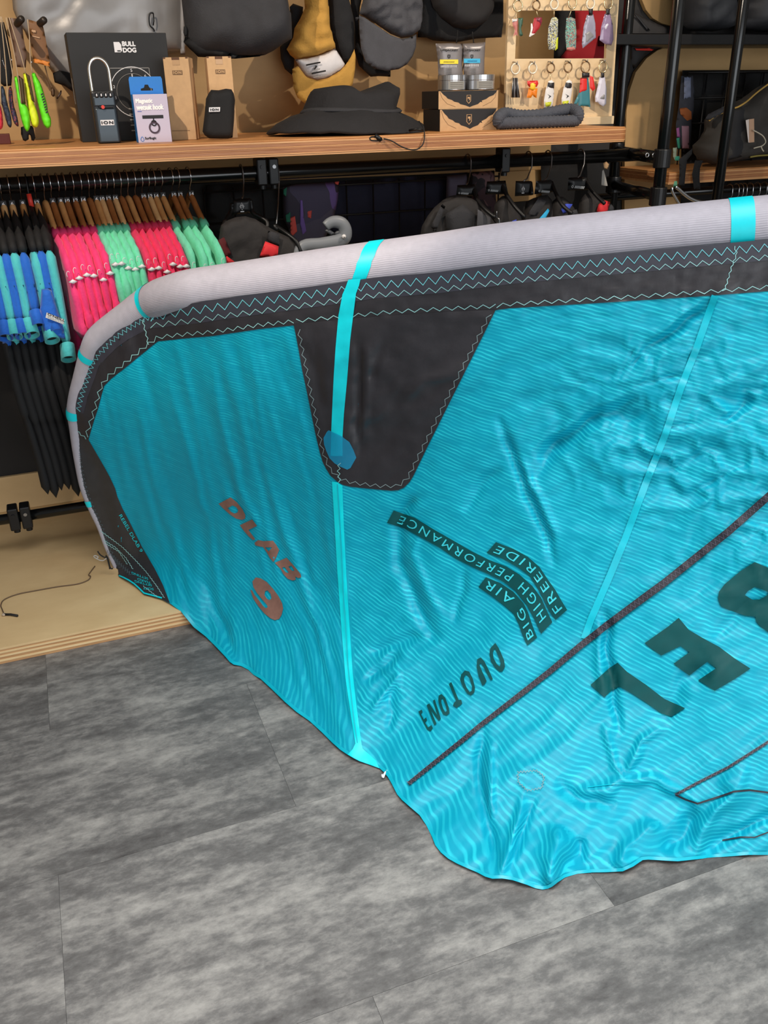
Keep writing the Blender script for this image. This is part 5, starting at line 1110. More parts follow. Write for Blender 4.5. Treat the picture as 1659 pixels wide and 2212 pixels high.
def ce(L): return cd(L, 760)
hung('cap', 'black cap hanging in the shade between the mustard cap and the grey cap', 'cap', ce([(-20, -120), (110, -120), (70, 60), (60, 180), (75, 400), (110, 520), (200, 580), (330, 600), (330, 655), (230, 650), (160, 655), (60, 560), (20, 420), (0, 200)]), 3.0, .02, blk_cap, cell=6, body='crown')
t = hung('cap', 'faded grey cap hanging brim down in the middle of the wall', 'cap', ce([(120, -160), (560, -160), (592, 0), (596, 140), (566, 265), (500, 318), (420, 325), (330, 290), (200, 200), (110, 140), (62, 120), (90, 20)]), 2.93, .05, grey_cloth, body='crown', noise=.02, nscale=16, cell=6, round_px=24)
pix_pillow('brim', ce([(62, 130), (110, 150), (200, 210), (330, 298), (420, 330), (500, 322), (552, 290), (548, 400), (520, 480), (470, 550), (400, 590), (300, 606), (200, 585), (120, 530), (80, 420), (66, 280)]), 2.90, .012, grey_cloth, t, cell=5, round_px=5)
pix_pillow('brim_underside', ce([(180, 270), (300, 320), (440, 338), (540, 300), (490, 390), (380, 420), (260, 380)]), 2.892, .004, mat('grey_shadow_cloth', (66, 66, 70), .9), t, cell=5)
pix_pillow('closure_tab', ce([(30, 150), (66, 140), (66, 172), (36, 175)]), 2.91, .004, dark_grey_cloth, t, cell=3)
t = hung('bucket_hat', 'black wide hat with a chin cord hanging beside the key ring board', 'hat', ce([(580, -120), (1290, -120), (1290, 180), (1278, 318), (1180, 322), (1060, 330), (900, 360), (760, 352), (690, 345), (640, 322), (560, 318), (576, 150)]), 3.0, .02, mat('deep_black_cloth', (18, 18, 20), .9, bump=.2), body='brim', cell=8, round_px=8)
pix_pillow('crown', ce([(640, -120), (1200, -120), (1190, 100), (1130, 190), (1060, 240), (960, 252), (870, 232), (760, 150), (690, 60)]), 2.975, .06, mat('soft_black_cloth', (40, 39, 41), .9, var=.1), t, cell=7, round_px=25)
for pts in ([(905, 255), (898, 330), (882, 430), (884, 540), (893, 640), (902, 652), (918, 600), (940, 540), (948, 430), (960, 390)], [(1028, 270), (1036, 340), (1042, 380)], [(1042, 400), (1000, 420), (970, 470), (952, 560), (940, 620)], [(1046, 400), (1080, 430), (1110, 480), (1105, 505), (1080, 480), (1056, 430)]):
    MB().tube([Vector(p) for p in spl([list(at(*p, 2.90)) for p in ce(pts)], 4)], .0017, 6).build('chin_cord', cord_m, t, smooth=True)
a, b = ce([(1040, 365), (1044, 430)]); MB().cyl(at(*a, 2.895), at(*b, 2.895), .0055, 10).build('cord_toggle', black_metal, t)
hung('shirt', 'deep red shirt seen through the opening of the key ring board', 'shirt', [(1236, -60), (1330, -60), (1316, 150), (1262, 150), (1210, 130), (1212, 122), (1246, 80)], 2.93, .015, mat('deep_red_cloth', (150, 16, 26), .85), noise=.006, cell=10)
hung('shirt', 'black shirt seen left of the red one through the key ring board', 'shirt', [(1203, -60), (1260, -60), (1250, 60), (1212, 130), (1196, 128)], 2.96, .015, black_cloth, noise=.004, cell=8)

# black bucket hat lying on the shelf
hx, hy = at(745, 290, 2.66), at(760, 285, 2.68); cx0 = at(748, 283, 2.68).x
t = thing('bucket_hat', 'black wide-brimmed bucket hat lying on the shelf with its cord over the edge', 'hat', (cx0, 2.68, ZS))
hatm = mat('hat_black_cloth', (26, 25, 28), .85, var=.12, vscale=25, bump=.4, bscale=90)
def hatloft(rows, cx1, cy1, n=56, nz_=.006, seed=3.3):
    from mathutils import noise as nz
    vs = []; fs = []
    for (rx, ry, z, dx) in rows:
        for k in range(n):
            a = 2*math.pi*k/n; p = Vector((cx1+dx+rx*math.cos(a), cy1+ry*math.sin(a), ZS+z(a) if callable(z) else ZS+z))
            w_ = nz.noise(Vector((p.x*14, p.y*14, p.z*14+seed)))*nz_; p.x += w_; p.z = max(ZS+.0012, p.z+w_*.9); vs.append(p)
    for i in range(len(rows)-1): fs += [(i*n+k, i*n+(k+1) % n, (i+1)*n+(k+1) % n, (i+1)*n+k) for k in range(n)]
    fs.append(tuple(range((len(rows)-1)*n, len(rows)*n))); return MB().add(vs, fs)
wv = lambda b, amp, ph: (lambda a: b+amp*math.sin(2*a+ph)+amp*.6*math.sin(3*a+1))
hw = (at(915, 275, 2.68).x-at(581, 285, 2.68).x)/2
hatloft([(hw*.97, .165, wv(.004, .004, .5), 0), (hw, .172, wv(.008, .005, .5), 0), (hw*.985, .170, wv(.013, .005, .5), 0), (hw*.86, .150, wv(.034, .010, .3), -.004), (hw*.70, .125, wv(.055, .008, .2), .004), (hw*.58, .105, .064, .012)], cx0, 2.67, nz_=.012).build('brim', hatm, t, smooth=True)
hatloft([(hw*.60, .108, .050, .012), (hw*.585, .104, .072, .016), (hw*.57, .10, wv(.092, .006, 2), .02), (hw*.55, .095, wv(.106, .005, 1), .022), (hw*.49, .083, wv(.117, .005, 1.2), .022), (hw*.38, .06, wv(.119, .004, 1.6), .02), (hw*.22, .04, .108, .016), (hw*.06, .012, .102, .012)], cx0, 2.67, nz_=.022).build('crown', hatm, t, smooth=True)
MB().tube([Vector((cx0+.02+hw*.602*math.cos(a)-.006, 2.67+.110*math.sin(a), ZS+.064+.004*math.sin(a*2))) for a in [2*math.pi*k/40 for k in range(40)]], .004, 6, closed=True, flat=2.5).build('hat_band', dark_grey_cloth, t, smooth=True)
cordp = [(905, 262, 2.52), (914, 275, 2.47), (917, 295, 2.445), (912, 314, 2.44), (895, 324, 2.438), (870, 318, 2.438), (845, 304, 2.44), (824, 298, 2.455), (812, 294, 2.47)]
MB().tube([Vector(p) for p in spl([list(at(*c_)) for c_ in cordp], 5)], .0018, 6).build('chin_cord', cord_m, t, smooth=True)
MB().tube([Vector(p) for p in spl([list(at(x, y, 2.45)) for x, y in [(826, 302), (815, 304), (802, 303), (799, 298), (806, 295), (818, 297)]], 4)], .0018, 6).build('chin_cord', cord_m, t, smooth=True)
MB().cyl(at(810, 292, 2.452), at(824, 303, 2.446), .006, 10).build('cord_toggle', black_metal, t, smooth=True)
MB().tube([at(884, 282, 2.52), at(900, 279, 2.5), at(916, 281, 2.5)], .0035, 8).build('cord_end', black_metal, t, smooth=True)

# two flat black-and-kraft gift boxes, tins and pouches
def giftbox(xl, xr, yb, yt, Y, label, z0):
    t, o, u, n, W, Hh = pbox('gift_box', label, 'box', xl, xr, yb, xl, yt, Y, .125, black_card, 0, 'small emblem boxes', top=z0)
    def face(name, pts, m, l): 
        P = [o+u*(x*W)+Z*(z*Hh)+n*l for x, z in pts]; MB().prism(P, -n*.0004).build(name, m, t)
    MB().prism([o+n*.0004, o+u*W+n*.0004, o+u*W+Z*Hh+n*.0004, o+Z*Hh+n*.0004], n*.0006).build('front_panel', kraft, t)
    face('black_print', [(.0, .995), (.03, .99), (.08, .80), (.12, .70), (.15, .58), (.22, .50), (.26, .40), (.33, .35), (.36, .26), (.45, .18), (.52, .08), (.58, .16), (.66, .24), (.70, .36), (.735, .34), (.72, .42), (.80, .52), (.85, .64), (.92, .72), (.96, .86), (.985, .99)], black_print, .0014)
    c = o+u*W*.50+Z*Hh*.52+n*.0018
    sh_ = [(-.5, .85), (.5, .85), (.5, -.4), (0, -.9), (-.5, -.4)]; s_ = Hh*.26
    MB().tube([c+u*x*s_+Z*z_*s_ for x, z_ in sh_], .0012, 5, closed=True).build('emblem_outline', kraft, t)
    MB().prism([c+u*x*s_*.4+Z*(z_+.2)*s_*.45 for x, z_ in [(-.6, .9), (.7, .9), (.7, -.3), (.1, -.9), (.2, .1), (-.6, .1)]], n*.0004).build('emblem_mark', kraft, t)
    for sgn in (0, 1):
        a0 = [(.02+.0, .95), (.06, .6), (.14, .3), (.28, .12)] if not sgn else [(.97, .95), (.95, .6), (.88, .34), (.74, .12)]
        MB().tube([o+u*x*W+Z*z_*Hh+n*.0014 for x, z_ in a0], .0005, 4).build('flap_line', kraft_dark, t)
    return o, W, Hh, t
o1, W1, H1, gb1 = giftbox(950, 1073, 278.5, 237, 2.60, 'flat black and kraft emblem box, lower of the stacked pair', ZS)
zt1 = ZS+H1+.001
zy = at(946, 196.5, 2.60).z
o2, W2, H2, gb2 = giftbox(947, 1074.5, 237, 197, 2.606, 'flat black and kraft emblem box, upper of the stacked pair', zt1)
zt2 = zt1+H2+.001
alu = mat('brushed_aluminium', (190, 190, 192), .3, .9)
for (xl, xr, lb) in ((947.5, 1003, 'round metal tin on the gift boxes, left of the two'), (1007, 1065, 'round metal tin on the gift boxes, right of the two')):
    Y = 2.645; a, b = at(xl, 190, Y), at(xr, 190, Y); r = (b.x-a.x)/2*.97; x = (a.x+b.x)/2; h = .042
    t = thing('tin', lb, 'tin', (x, Y, zt2), 'round tins'); MB().lathe((x, Y, zt2+.0004), [(r*.97, 0), (r, .002), (r, h*.62), (r*.985, h*.64)], 36).build('tin_base', alu, t, smooth=False, bevel=0)
    MB().lathe((x, Y, zt2+h*.64), [(r*1.0, 0), (r*1.01, .001), (r*1.01, h*.34), (r*.98, h*.36)], 36).build('tin_lid', alu, t)
    lb_ = MB(); n_s = 12; vs = []
    for k in range(n_s+1):
        a_ = math.radians(-128+76*k/n_s); vs += [Vector((x+math.cos(a_)*r*1.008, Y+math.sin(a_)*r*1.008, zt2+h*z_)) for z_ in (.08, .58)]
    lb_.add(vs, [(2*k, 2*k+2, 2*k+3, 2*k+1) for k in range(n_s)]); lb_.build('paper_label', mat('grey_paper_label', (150, 148, 142), .7), t)
    for k in range(4):
        vs = []
        for j in range(9):
            a_ = math.radians(-120+58*j/8); vs += [Vector((x+math.cos(a_)*r*1.014, Y+math.sin(a_)*r*1.014, zt2+h*z_)) for z_ in (.14+k*.11, .175+k*.11)]
        MB().add(vs, [(2*j, 2*j+2, 2*j+3, 2*j+1) for j in range(8)]).build('print_line', mat('dim_print', (96, 92, 88), .7), t)
foil = mat('grey_foil_pouch', (128, 122, 122), .35, .2, var=.08, vscale=30, bump=.15, bscale=40)
for (lp, bx, bcol, lb, lx) in (([(715, 372), (830, 368), (945, 372), (940, 500), (948, 640), (945, 770), (735, 770), (738, 640), (732, 500)], (752, 908, 508, 545), mat('yellow_print', (240, 214, 52), .6), 'grey foil pouch with a yellow band standing behind the left tin', 752),
                           ([(948, 372), (1060, 366), (1140, 358), (1132, 500), (1128, 655), (1135, 770), (950, 770), (955, 640), (950, 500)], (956, 1095, 500, 537), mat('sky_blue_print', (60, 172, 214), .6), 'grey foil pouch with a blue band standing behind the right tin', 960)):
    Y = 2.715; px = ce(lp)
    cxp = np.mean(np.array(px), 0); t = thing('foil_pouch', lb, 'pouch', (at(cxp[0], 195, Y).x, Y, zt2), 'foil pouches')
    # stand the outline on the gift boxes
    zmin = min(at(*p, Y).z for p in px); dz = zt2+.0006-zmin
    fr = (lambda u_, v_, Y=Y, dz=dz: at(u_, v_, Y)+Vector((0, 0, dz*max(0, min(1, (v_-100)/90)))), (0, -1, 0))
    pillow([px], fr, .016, 5, 16, .9).build('pouch_body', foil, t, smooth=True)
    def on(x_, y_): 
        a_ = ce([(x_, y_)])[0]; return at(a_[0], a_[1], Y-.0185)
    x0_, x1_, y0_, y1_ = bx; MB().prism([on(x0_, y1_), on(x1_, y1_), on(x1_, y0_), on(x0_, y0_)], (0, .0006, 0)).build('colour_band', bcol, t)
    a = on(x1_, y1_)-on(x0_, y1_); strokes(on(x0_+30, y1_-12)-Y_*.0008, a.normalized(), Z, a.length*.6, .0028, 9).build('blurred_print', mat('band_print', (110, 98, 40), .6) if lx == 752 else mat('band_print_blue', (20, 96, 150), .6), t)['kind'] = 'stuff'
    text_mb('LIFEJACKET', on(lx+6, 440), a.normalized(), Z, a.length*.95, .0062, bold=.0003).build('lettering', black_print, t)
    bc = on((x0_+x1_)/2, 482); MB().tube([bc+Vector((q*.0035, 0, w_*.005)) for q, w_ in sh_pts], .0011, 5, closed=True).build('emblem_outline', black_print, t) if False else MB().tube([bc+Vector((q*.0032, 0, w_*.0045)) for q, w_ in [(-1, 1), (1, 1), (1, -.5), (0, -1.1), (-1, -.5)]], .0011, 5, closed=True).build('emblem_outline', black_print, t)
    for k in range(14):
        xx = x0_+8+k*(x1_-x0_-16)/14; p = on(xx, y1_+30); MB().prism([p, p+X*.0012, p+X*.0012+Z*.006, p+Z*.006], (0, .0004, 0)).build('barcode_bar', white_print, t)
    for k in range(4):
        p = on(lx+50, 590+k*14); MB().prism([p, p+X*.02, p+X*.02+Z*.0016, p+Z*.0016], (0, .0004, 0)).build('print_line', mat('dim_print', (96, 92, 88), .7), t)

# key ring board
YB = 2.70
kb = thing('key_ring_board', 'plywood display board with cut-out windows and rows of hooks for key rings', 'display board', (at(1205, 270, YB).x, YB, ZS))
def flat(loops, Y, thick, m, name, parent, cell=40, bevel=0):
    pts, tris, a, b = cdt(loops, cell); F_ = [at(*p, Y) for p in pts]; N = len(F_); mb = MB()
    mb.add(F_+[p+Vector((0, thick, 0)) for p in F_], list(tris)+[tuple(i+N for i in reversed(t_)) for t_ in tris])
    # side walls along boundary edges
    cnt = {}
    for t_ in tris:
        for i in range(3):
            e = (t_[i], t_[(i+1) % 3]); cnt[tuple(sorted(e))] = cnt.get(tuple(sorted(e)), 0)+1
    for (i, j), c_ in cnt.items():
        if c_ == 1: mb.f.append((i, j, j+N, i+N)); mb.mi.append(0)
    return mb.build(name, m, parent, bevel=bevel)
flat([[(1104, -150), (1346, -150), (1337, 0), (1321.5, 252), (1091, 252), (1098.5, 0)], [(1117, 22.6), (1313, 22.6), (1309, 126), (1112.5, 127)], [(1122, -130), (1320, -130), (1316, -40), (1120, -40)]], YB, .012, board_ply, 'board', kb)
a, b = at(1088, 269, YB-.0), at(1320.5, 269, YB); zl = at(1200, 254, YB).z
MB().box(((a.x+b.x)/2, YB+.004, (ZS+.0004+zl)/2), (b.x-a.x, .036, zl-ZS-.0008)).build('base_strip', board_ply, kb, bevel=.002)
ringm = [mat('pale_gold_ring', (236, 214, 170), .25, .85), mat('bronze_ring', (150, 118, 84), .3, .9), mat('ivory_ring', (238, 226, 204), .35, .3)]
def cr(L): return [(1060+x/5.53, y/5.53) for x, y in L]
def speck(key, cols, sc): return camo(key, cols, sc)
flor = speck('yellow_dark_speckle', [(62, 62, 78), (206, 200, 120), (220, 218, 214), (74, 78, 92), (180, 190, 190)], 90)
reef = speck('green_red_speckle', [(112, 176, 160), (168, 92, 84), (60, 76, 110), (142, 196, 180), (90, 120, 110)], 90)
clear = mat('smoky_acrylic', (150, 148, 166), .12, spec=.7, var=.15, vscale=40); clear2 = mat('violet_acrylic', (140, 120, 150), .12, spec=.7, var=.15, vscale=40); whitea = mat('white_acrylic', (206, 202, 216), .15, spec=.7)
g_ = lambda k, c: mat(k, c, .4, var=.06)
red_f, dred = g_('red_fin_plastic', (176, 40, 48)), g_('maroon_plastic', (126, 40, 62)); wht = g_('white_plastic', (226, 222, 220)); grn = g_('green_plastic', (58, 92, 74)); org = g_('orange_plastic', (240, 132, 28)); yel = g_('yellow_plastic', (246, 196, 40)); redp = g_('bright_red_plastic', (216, 42, 36)); lime = g_('lime_plastic', (198, 206, 40)); blk = g_('black_glossy_plastic', (36, 32, 34)); tealp = g_('teal_plastic', (58, 122, 134)); rose = g_('pink_fish_plastic', (196, 120, 112)); greyp = g_('grey_glossy_plastic', (132, 130, 132))
CHARMS = [
 ('key ring with white-red and green fish charms, top row far left', (325, 70, 68), 0, 330, [('fish_charm', [(255, 225), (325, 222), (325, 300), (318, 370), (325, 430), (298, 412), (270, 438), (290, 360), (262, 300)], rose), ('fish_head', [(255, 225), (325, 222), (322, 262), (260, 264)], wht), ('fish_charm', [(328, 215), (388, 212), (380, 290), (362, 340), (386, 420), (362, 436), (340, 420), (338, 320)], grn)]),
 ('key ring with a curved red surf fin charm, top row second', (545, 62, 56), 1, 550, [('fin_charm', [(520, 210), (612, 205), (612, 260), (580, 340), (520, 410), (462, 440), (480, 380), (500, 300)], red_f), ('fin_top', [(540, 208), (612, 205), (604, 300), (570, 270), (530, 250)], dred), ('fin_edge', [(480, 280), (496, 280), (505, 330), (490, 400), (530, 402), (470, 440), (458, 436), (478, 360)], wht)]),
 ('key ring with a speckled yellow and dark board charm, top row third', (760, 50, 60), 2, 750, [('board_charm', [(730, 212), (780, 204), (805, 230), (802, 400), (792, 560), (775, 602), (690, 590), (680, 480), (690, 320)], flor), ('board_edge', [(770, 480), (806, 440), (800, 580), (770, 604)], lime)]),
 ('key ring with a speckled green and red board charm, top row fourth', (975, 40, 64), 0, 970, [('board_charm', [(905, 215), (960, 205), (1010, 225), (1024, 380), (1018, 580), (970, 606), (905, 596), (890, 420)], reef), ('board_edge', [(910, 560), (1010, 560), (1012, 590), (960, 606), (908, 596)], rose)]),
 ('key ring with a smoky clear sail charm on a black loop, top row fifth', (1192, 45, 62), 2, 1195, [('sail_charm', [(1150, 178), (1225, 172), (1250, 280), (1256, 450), (1100, 576), (1088, 520), (1110, 320)], clear), ('sail_window', [(1120, 400), (1180, 360), (1240, 430), (1130, 530)], greyp), ('web_loop', [(1170, 104), (1222, 104), (1218, 180), (1172, 182)], blk)]),
 ('key ring with a violet clear sail charm on a black loop, top row far right', (1405, 42, 68), 0, 1405, [('sail_charm', [(1362, 165), (1428, 160), (1460, 300), (1468, 470), (1440, 545), (1370, 530), (1300, 480), (1320, 320)], clear2), ('sail_highlight', [(1350, 320), (1385, 270), (1420, 280), (1360, 390)], whitea), ('web_loop', [(1378, 102), (1425, 102), (1420, 172), (1382, 174)], blk)]),
 ('key ring with a bunch of grey tassel cords, bottom row far left', (296, 822, 64), 2, 300, 'tassel'),
 ('key ring with crossed red and orange fish charms, bottom row second', (502, 818, 62), 2, 505, [('fish_charm', [(435, 965), (560, 962), (570, 1000), (550, 1040), (460, 1040), (438, 1010)], redp), ('fish_charm', [(455, 1050), (545, 1060), (480, 1170), (430, 1166)], org), ('fish_charm', [(470, 1080), (560, 1050), (548, 1174), (510, 1150)], org), ('fish_face', [(475, 1000), (505, 988), (538, 1010), (535, 1060), (505, 1084), (472, 1060)], yel)]),
 ('key ring with a black white and lime board charm, bottom row third', (718, 812, 58), 1, 710, [('board_charm', [(690, 970), (730, 955), (758, 985), (756, 1120), (740, 1260), (715, 1325), (640, 1310), (636, 1200), (655, 1080)], wht), ('board_band', [(684, 985), (760, 985), (757, 1056), (676, 1054)], blk), ('board_mark', [(672, 1120), (724, 1150), (690, 1178), (705, 1146)], blk), ('board_nose', [(650, 1225), (726, 1215), (715, 1265), (660, 1275)], lime), ('board_tip', [(638, 1285), (735, 1270), (716, 1325), (645, 1312)], blk)]),
 ('key ring with a black white and lime board charm, bottom row fourth', (925, 805, 60), 1, 925, [('board_charm', [(905, 970), (940, 950), (970, 975), (972, 1080), (950, 1220), (920, 1285), (850, 1282), (846, 1180), (868, 1060)], wht), ('board_band', [(895, 985), (972, 985), (970, 1060), (885, 1058)], blk), ('board_mark', [(885, 1118), (938, 1148), (902, 1176), (918, 1144)], blk), ('board_nose', [(856, 1212), (935, 1200), (920, 1258), (858, 1262)], lime)]),
 ('key ring with red and teal clear sail charms, bottom row fifth', (1132, 802, 70), 1, 1135, [('sail_charm', [(1085, 925), (1165, 925), (1180, 1060), (1190, 1280), (1100, 1265), (1040, 1282), (1050, 1120)], tealp), ('sail_top', [(1070, 930), (1150, 930), (1152, 1080), (1060, 1110)], redp), ('sail_charm', [(1180, 900), (1225, 920), (1250, 1060), (1220, 1090), (1186, 1050)], redp), ('sail_side', [(1010, 1200), (1050, 1120), (1060, 1180), (1030, 1250), (990, 1250)], tealp), ('web_loop', [(1090, 868), (1180, 868), (1180, 925), (1090, 928)], blk)]),
 ('key ring with a white sail charm on a black loop, bottom row far right', (1340, 802, 66), 0, 1345, [('sail_charm', [(1300, 920), (1362, 915), (1384, 1060), (1380, 1240), (1345, 1272), (1250, 1215), (1248, 1160), (1280, 1020)], whitea), ('sail_window', [(1285, 1180), (1370, 1095), (1365, 1200)], greyp), ('web_loop', [(1318, 868), (1358, 868), (1356, 925), (1320, 926)], blk)])]
for lb, (rx, ry, rr), tone, hx_, parts in CHARMS:
    c = cr([(rx, ry)])[0]; yk = YB-.020; R = rr/5.53*mpp(*c, yk)*.86; cw = at(*c, yk)
    hk = cw+Vector((.001, 0, R*.98)); MB().tube([Vector((hk.x, YB+.004, hk.z+.006)), Vector((hk.x, YB-.016, hk.z+.004)), Vector((hk.x, YB-.026, hk.z-.002)), Vector((hk.x, YB-.029, hk.z+.006))], .0016, 7).build('hook', dull_steel, kb, smooth=True)
    t = thing('key_ring', lb, 'key ring', (cw.x, cw.y, cw.z-R*3), 'key rings on the board')
    MB().torus(cw, R, .0026 if tone != 1 else .0021, X, Z, 28, 8).build('split_ring', ringm[tone], t, smooth=True)
    if parts == 'tassel':
        pc = cr([(285, 900)])[0]; MB().tube([cw-Z*R, at(*pc, yk)], .0012, 6).build('chain', ringm[0], t, smooth=True)
        for k in range(7):
            a, b = cr([(268+k*8, 930), (252+k*15, 1165)]); MB().tube([at(*a, yk+.003*(k % 2)), at(*b, yk+.003*(k % 2))], [.0016, .0022], 7).build('tassel_cord', [dull_steel, blk, greyp][k % 3], t, smooth=True)
        continue
    tp = min(parts[0][1], key=lambda p: p[1]); a = cr([((parts[0][1][0][0]+parts[0][1][1][0])/2, tp[1])])[0]
    if 'loop' not in parts[-1][0]: MB().tube([cw-Z*R, at(*a, yk-.002)], .0011, 6).build('chain', ringm[0], t, smooth=True)
    for k, (pn, pl, pm) in enumerate(parts): pix_pillow(pn, cr(pl), yk-.002-.0025*k, .0040, pm, t, cell=3.2, round_px=3.5)

# knitted snood
t = thing('knitted_snood', 'chunky ribbed charcoal knitted tube lying in front of the key ring board', 'snood', (at(1160, 278, 2.57).x, 2.57, ZS))
pts = [(1076, 263), (1078, 253), (1092, 245), (1125, 250), (1165, 248), (1205, 240), (1232, 236), (1249, 244), (1246, 259), (1225, 266), (1190, 269), (1150, 271.5), (1110, 271.5), (1085, 270)]
C3 = [];
for i, (x, y) in enumerate(pts): C3.append(list(at(x, y, 2.60 if i in (2, 3, 4, 5, 6) else 2.57)))
C3 = C3+C3[:1]; P = spl(C3, 14)[:-1]; r0 = .0165; P[:, 2] = np.maximum(P[:, 2], ZS+r0+.0015)
knit = mat('charcoal_knit', (74, 77, 86), .95, var=.1, vscale=90, bump=.5, bscale=240)
MB().tube([Vector(p) for p in P], [r0*(1+.09*math.cos(i*math.pi*2/3.0)) for i in range(len(P))], 16, closed=True).build('knit_tube', knit, t, smooth=True)

# left: board-sport wrist floats and carded accessories on pegs
def cf(L): return [(x/6.911, y/6.911) for x, y in L]
YN = 2.62
def leash(label, pad, m, strap, Yk, tip=None, th=.011):
    lp = cf(pad); t = thing('float_strap', label, 'strap', at(np.mean([p[0] for p in lp]), max(p[1] for p in lp), Yk), 'padded straps on the left pegs')
    pix_pillow('pad', lp, Yk, th, m, t, cell=3.2, sm=1, noise=.002, nscale=8)
    P = [at(*cf([(x, y)])[0], Yk-.010) for x, y in strap]; MB().tube([Vector(p) for p in spl([list(p) for p in P], 3)], .0013, 6).build('cord', mat('beige_cord', (176, 152, 122), .7), t, smooth=True)
    if tip: pix_pillow('dark_sleeve', cf(tip), Yk-.006, .012, mat('amber_dark_sleeve', (74, 58, 30), .6), t, cell=3)
    return t
neon_g = mat('neon_green_foam', (104, 232, 36), .5, var=.08, vscale=20); neon_y = mat('neon_yellow_foam', (222, 236, 40), .5, var=.06, vscale=20)
leash('neon green padded float strap, left of the three neon ones', [(205, 1130), (270, 1150), (320, 1540), (390, 1550), (440, 1700), (455, 1880), (430, 1950), (400, 1967), (370, 1930), (320, 1800), (270, 1560), (240, 1350)], neon_g, [(90, 260), (180, 640), (250, 1020), (290, 1300), (318, 1540)], YN, [(270, 1120), (350, 1180), (385, 1548), (318, 1545)])
leash('neon yellow padded float strap, middle of the three neon ones', [(340, 1085), (385, 1095), (440, 1250), (500, 1530), (550, 1650), (585, 1800), (570, 1890), (515, 1910), (470, 1870), (420, 1680), (370, 1350), (360, 1200)], neon_y, [(135, 260), (230, 560), (320, 850), (383, 1090)], YN+.012, [(385, 1090), (440, 1130), (520, 1535), (470, 1500)])
leash('neon green padded float strap with dark lettering, right of the three', [(465, 1090), (520, 1080), (550, 1150), (610, 1250), (650, 1380), (700, 1540), (720, 1690), (760, 1760), (765, 1870), (740, 1910), (690, 1915), (640, 1850), (590, 1650), (550, 1500), (500, 1280), (490, 1200)], neon_g, [(410, 290), (440, 560), (452, 880), (480, 1085)], YN+.024)
fs = [o_ for o_ in bpy.data.objects if o_.name.startswith('float_strap')][-1]
a, b = at(*cf([(722, 1690)])[0], YN+.004), at(*cf([(640, 1385)])[0], YN+.004); strokes(b, (a-b).normalized(), (a-b).normalized().cross(Y_)*-1, (a-b).length, .006, 8).build('blurred_print', black_print, fs)['kind'] = 'stuff'
leash('dark blue mottled padded strap hanging left of the neon ones', [(0, 1290), (60, 1280), (110, 1550), (165, 1720), (180, 1880), (150, 1915), (100, 1850), (40, 1600), (0, 1500)], speck('dark_blue_mottle', [(40, 48, 66), (62, 74, 92), (34, 36, 56), (56, 66, 80)], 60), [(5, 245), (60, 720), (100, 1200), (122, 1550)], YN+.004)
leash('purple and red flecked padded strap hanging beside the dark blue one', [(125, 1300), (180, 1290), (200, 1560), (250, 1700), (285, 1880), (260, 1895), (200, 1830), (150, 1640), (128, 1480)], speck('purple_red_fleck', [(52, 44, 66), (150, 56, 62), (72, 66, 100), (44, 38, 56)], 70), [(20, 250), (130, 760), (200, 1200), (240, 1540)], YN+.016)
leash('red flecked padded strap cut by the left edge of the picture', [(-60, 1500), (10, 1560), (45, 1760), (48, 1900), (0, 1945), (-60, 1900)], speck('red_fleck', [(214, 48, 66), (236, 84, 96), (190, 36, 54)], 90), [(-30, 240), (-5, 780), (5, 1300), (14, 1550)], YN)
brown_c = mat('brown_backing_card', (122, 82, 46), .6); brown_c2 = mat('dim_brown_backing_card', (104, 78, 62), .5)
t = hung('carded_accessory', 'brown backing card with an orange foot hanging on the right peg', 'card', cf([(425, 290), (560, 330), (630, 345), (660, 460), (745, 920), (742, 990), (500, 930), (488, 860), (440, 520)]), 2.76, .003, brown_c, [('orange_foot', cf([(498, 868), (740, 925), (742, 992), (502, 932)]), .005, .0015, mat('orange_card', (214, 128, 48), .6)), ('price_sticker', cf([(465, 435), (545, 460), (545, 502), (470, 478)]), .005, .001, mat('beige_sticker', (188, 150, 116), .7)), ('print_line', cf([(480, 530), (600, 560), (600, 575), (480, 545)]), .005, .0008, mat('beige_sticker', (188, 150, 116), .7))], body='backing_card', cell=8, round_px=1)
t2 = hung('carded_accessory', 'dim brown backing card hanging on the left peg behind the cords', 'card', cf([(115, 265), (240, 275), (330, 320), (350, 560), (400, 800), (385, 1010), (240, 1000), (190, 700)]), 2.80, .003, brown_c2, body='backing_card', cell=8, round_px=1)
t3 = hung('strap', 'black buckled strap hanging at the far left in front of the wall', 'strap', cf([(-40, 330), (60, 330), (120, 560), (160, 780), (190, 1000), (170, 1280), (60, 1290), (-40, 1200)]), 2.85, .008, black_cloth, [('buckle', cf([(15, 860), (35, 860), (85, 1000), (75, 1030), (40, 960)]), .01, .003, dull_steel), ('buckle', cf([(150, 885), (176, 885), (176, 900), (150, 900)]), .01, .002, chrome), ('buckle', cf([(285, 880), (308, 880), (308, 896), (285, 896)]), .01, .002, chrome), ('buckle', cf([(450, 918), (476, 918), (476, 934), (450, 934)]), .01, .002, chrome)], cell=5)
for (x0_, y0_, x1_, y1_, lb) in ((515, 395, 655, 300, 'short dark wall peg carrying the orange-footed card'), (225, 365, 318, 285, 'short dark wall peg carrying the dim brown card')):
    e = at(x1_/6.911, y1_/6.911, 2.66); s = Vector((at(x0_/6.911, y0_/6.911, 2.9).x, 3.076, e.z-.004)); s.x = e.x-.03
    MB_ = MB().tube([s, s.lerp(e, .5), e], .0085, 12).build('wall_peg', mat('dark_bronze', (58, 50, 44), .4, .5), None, loc=s, smooth=True); tag(MB_, lb, 'peg', 'wall pegs')
    pin = None
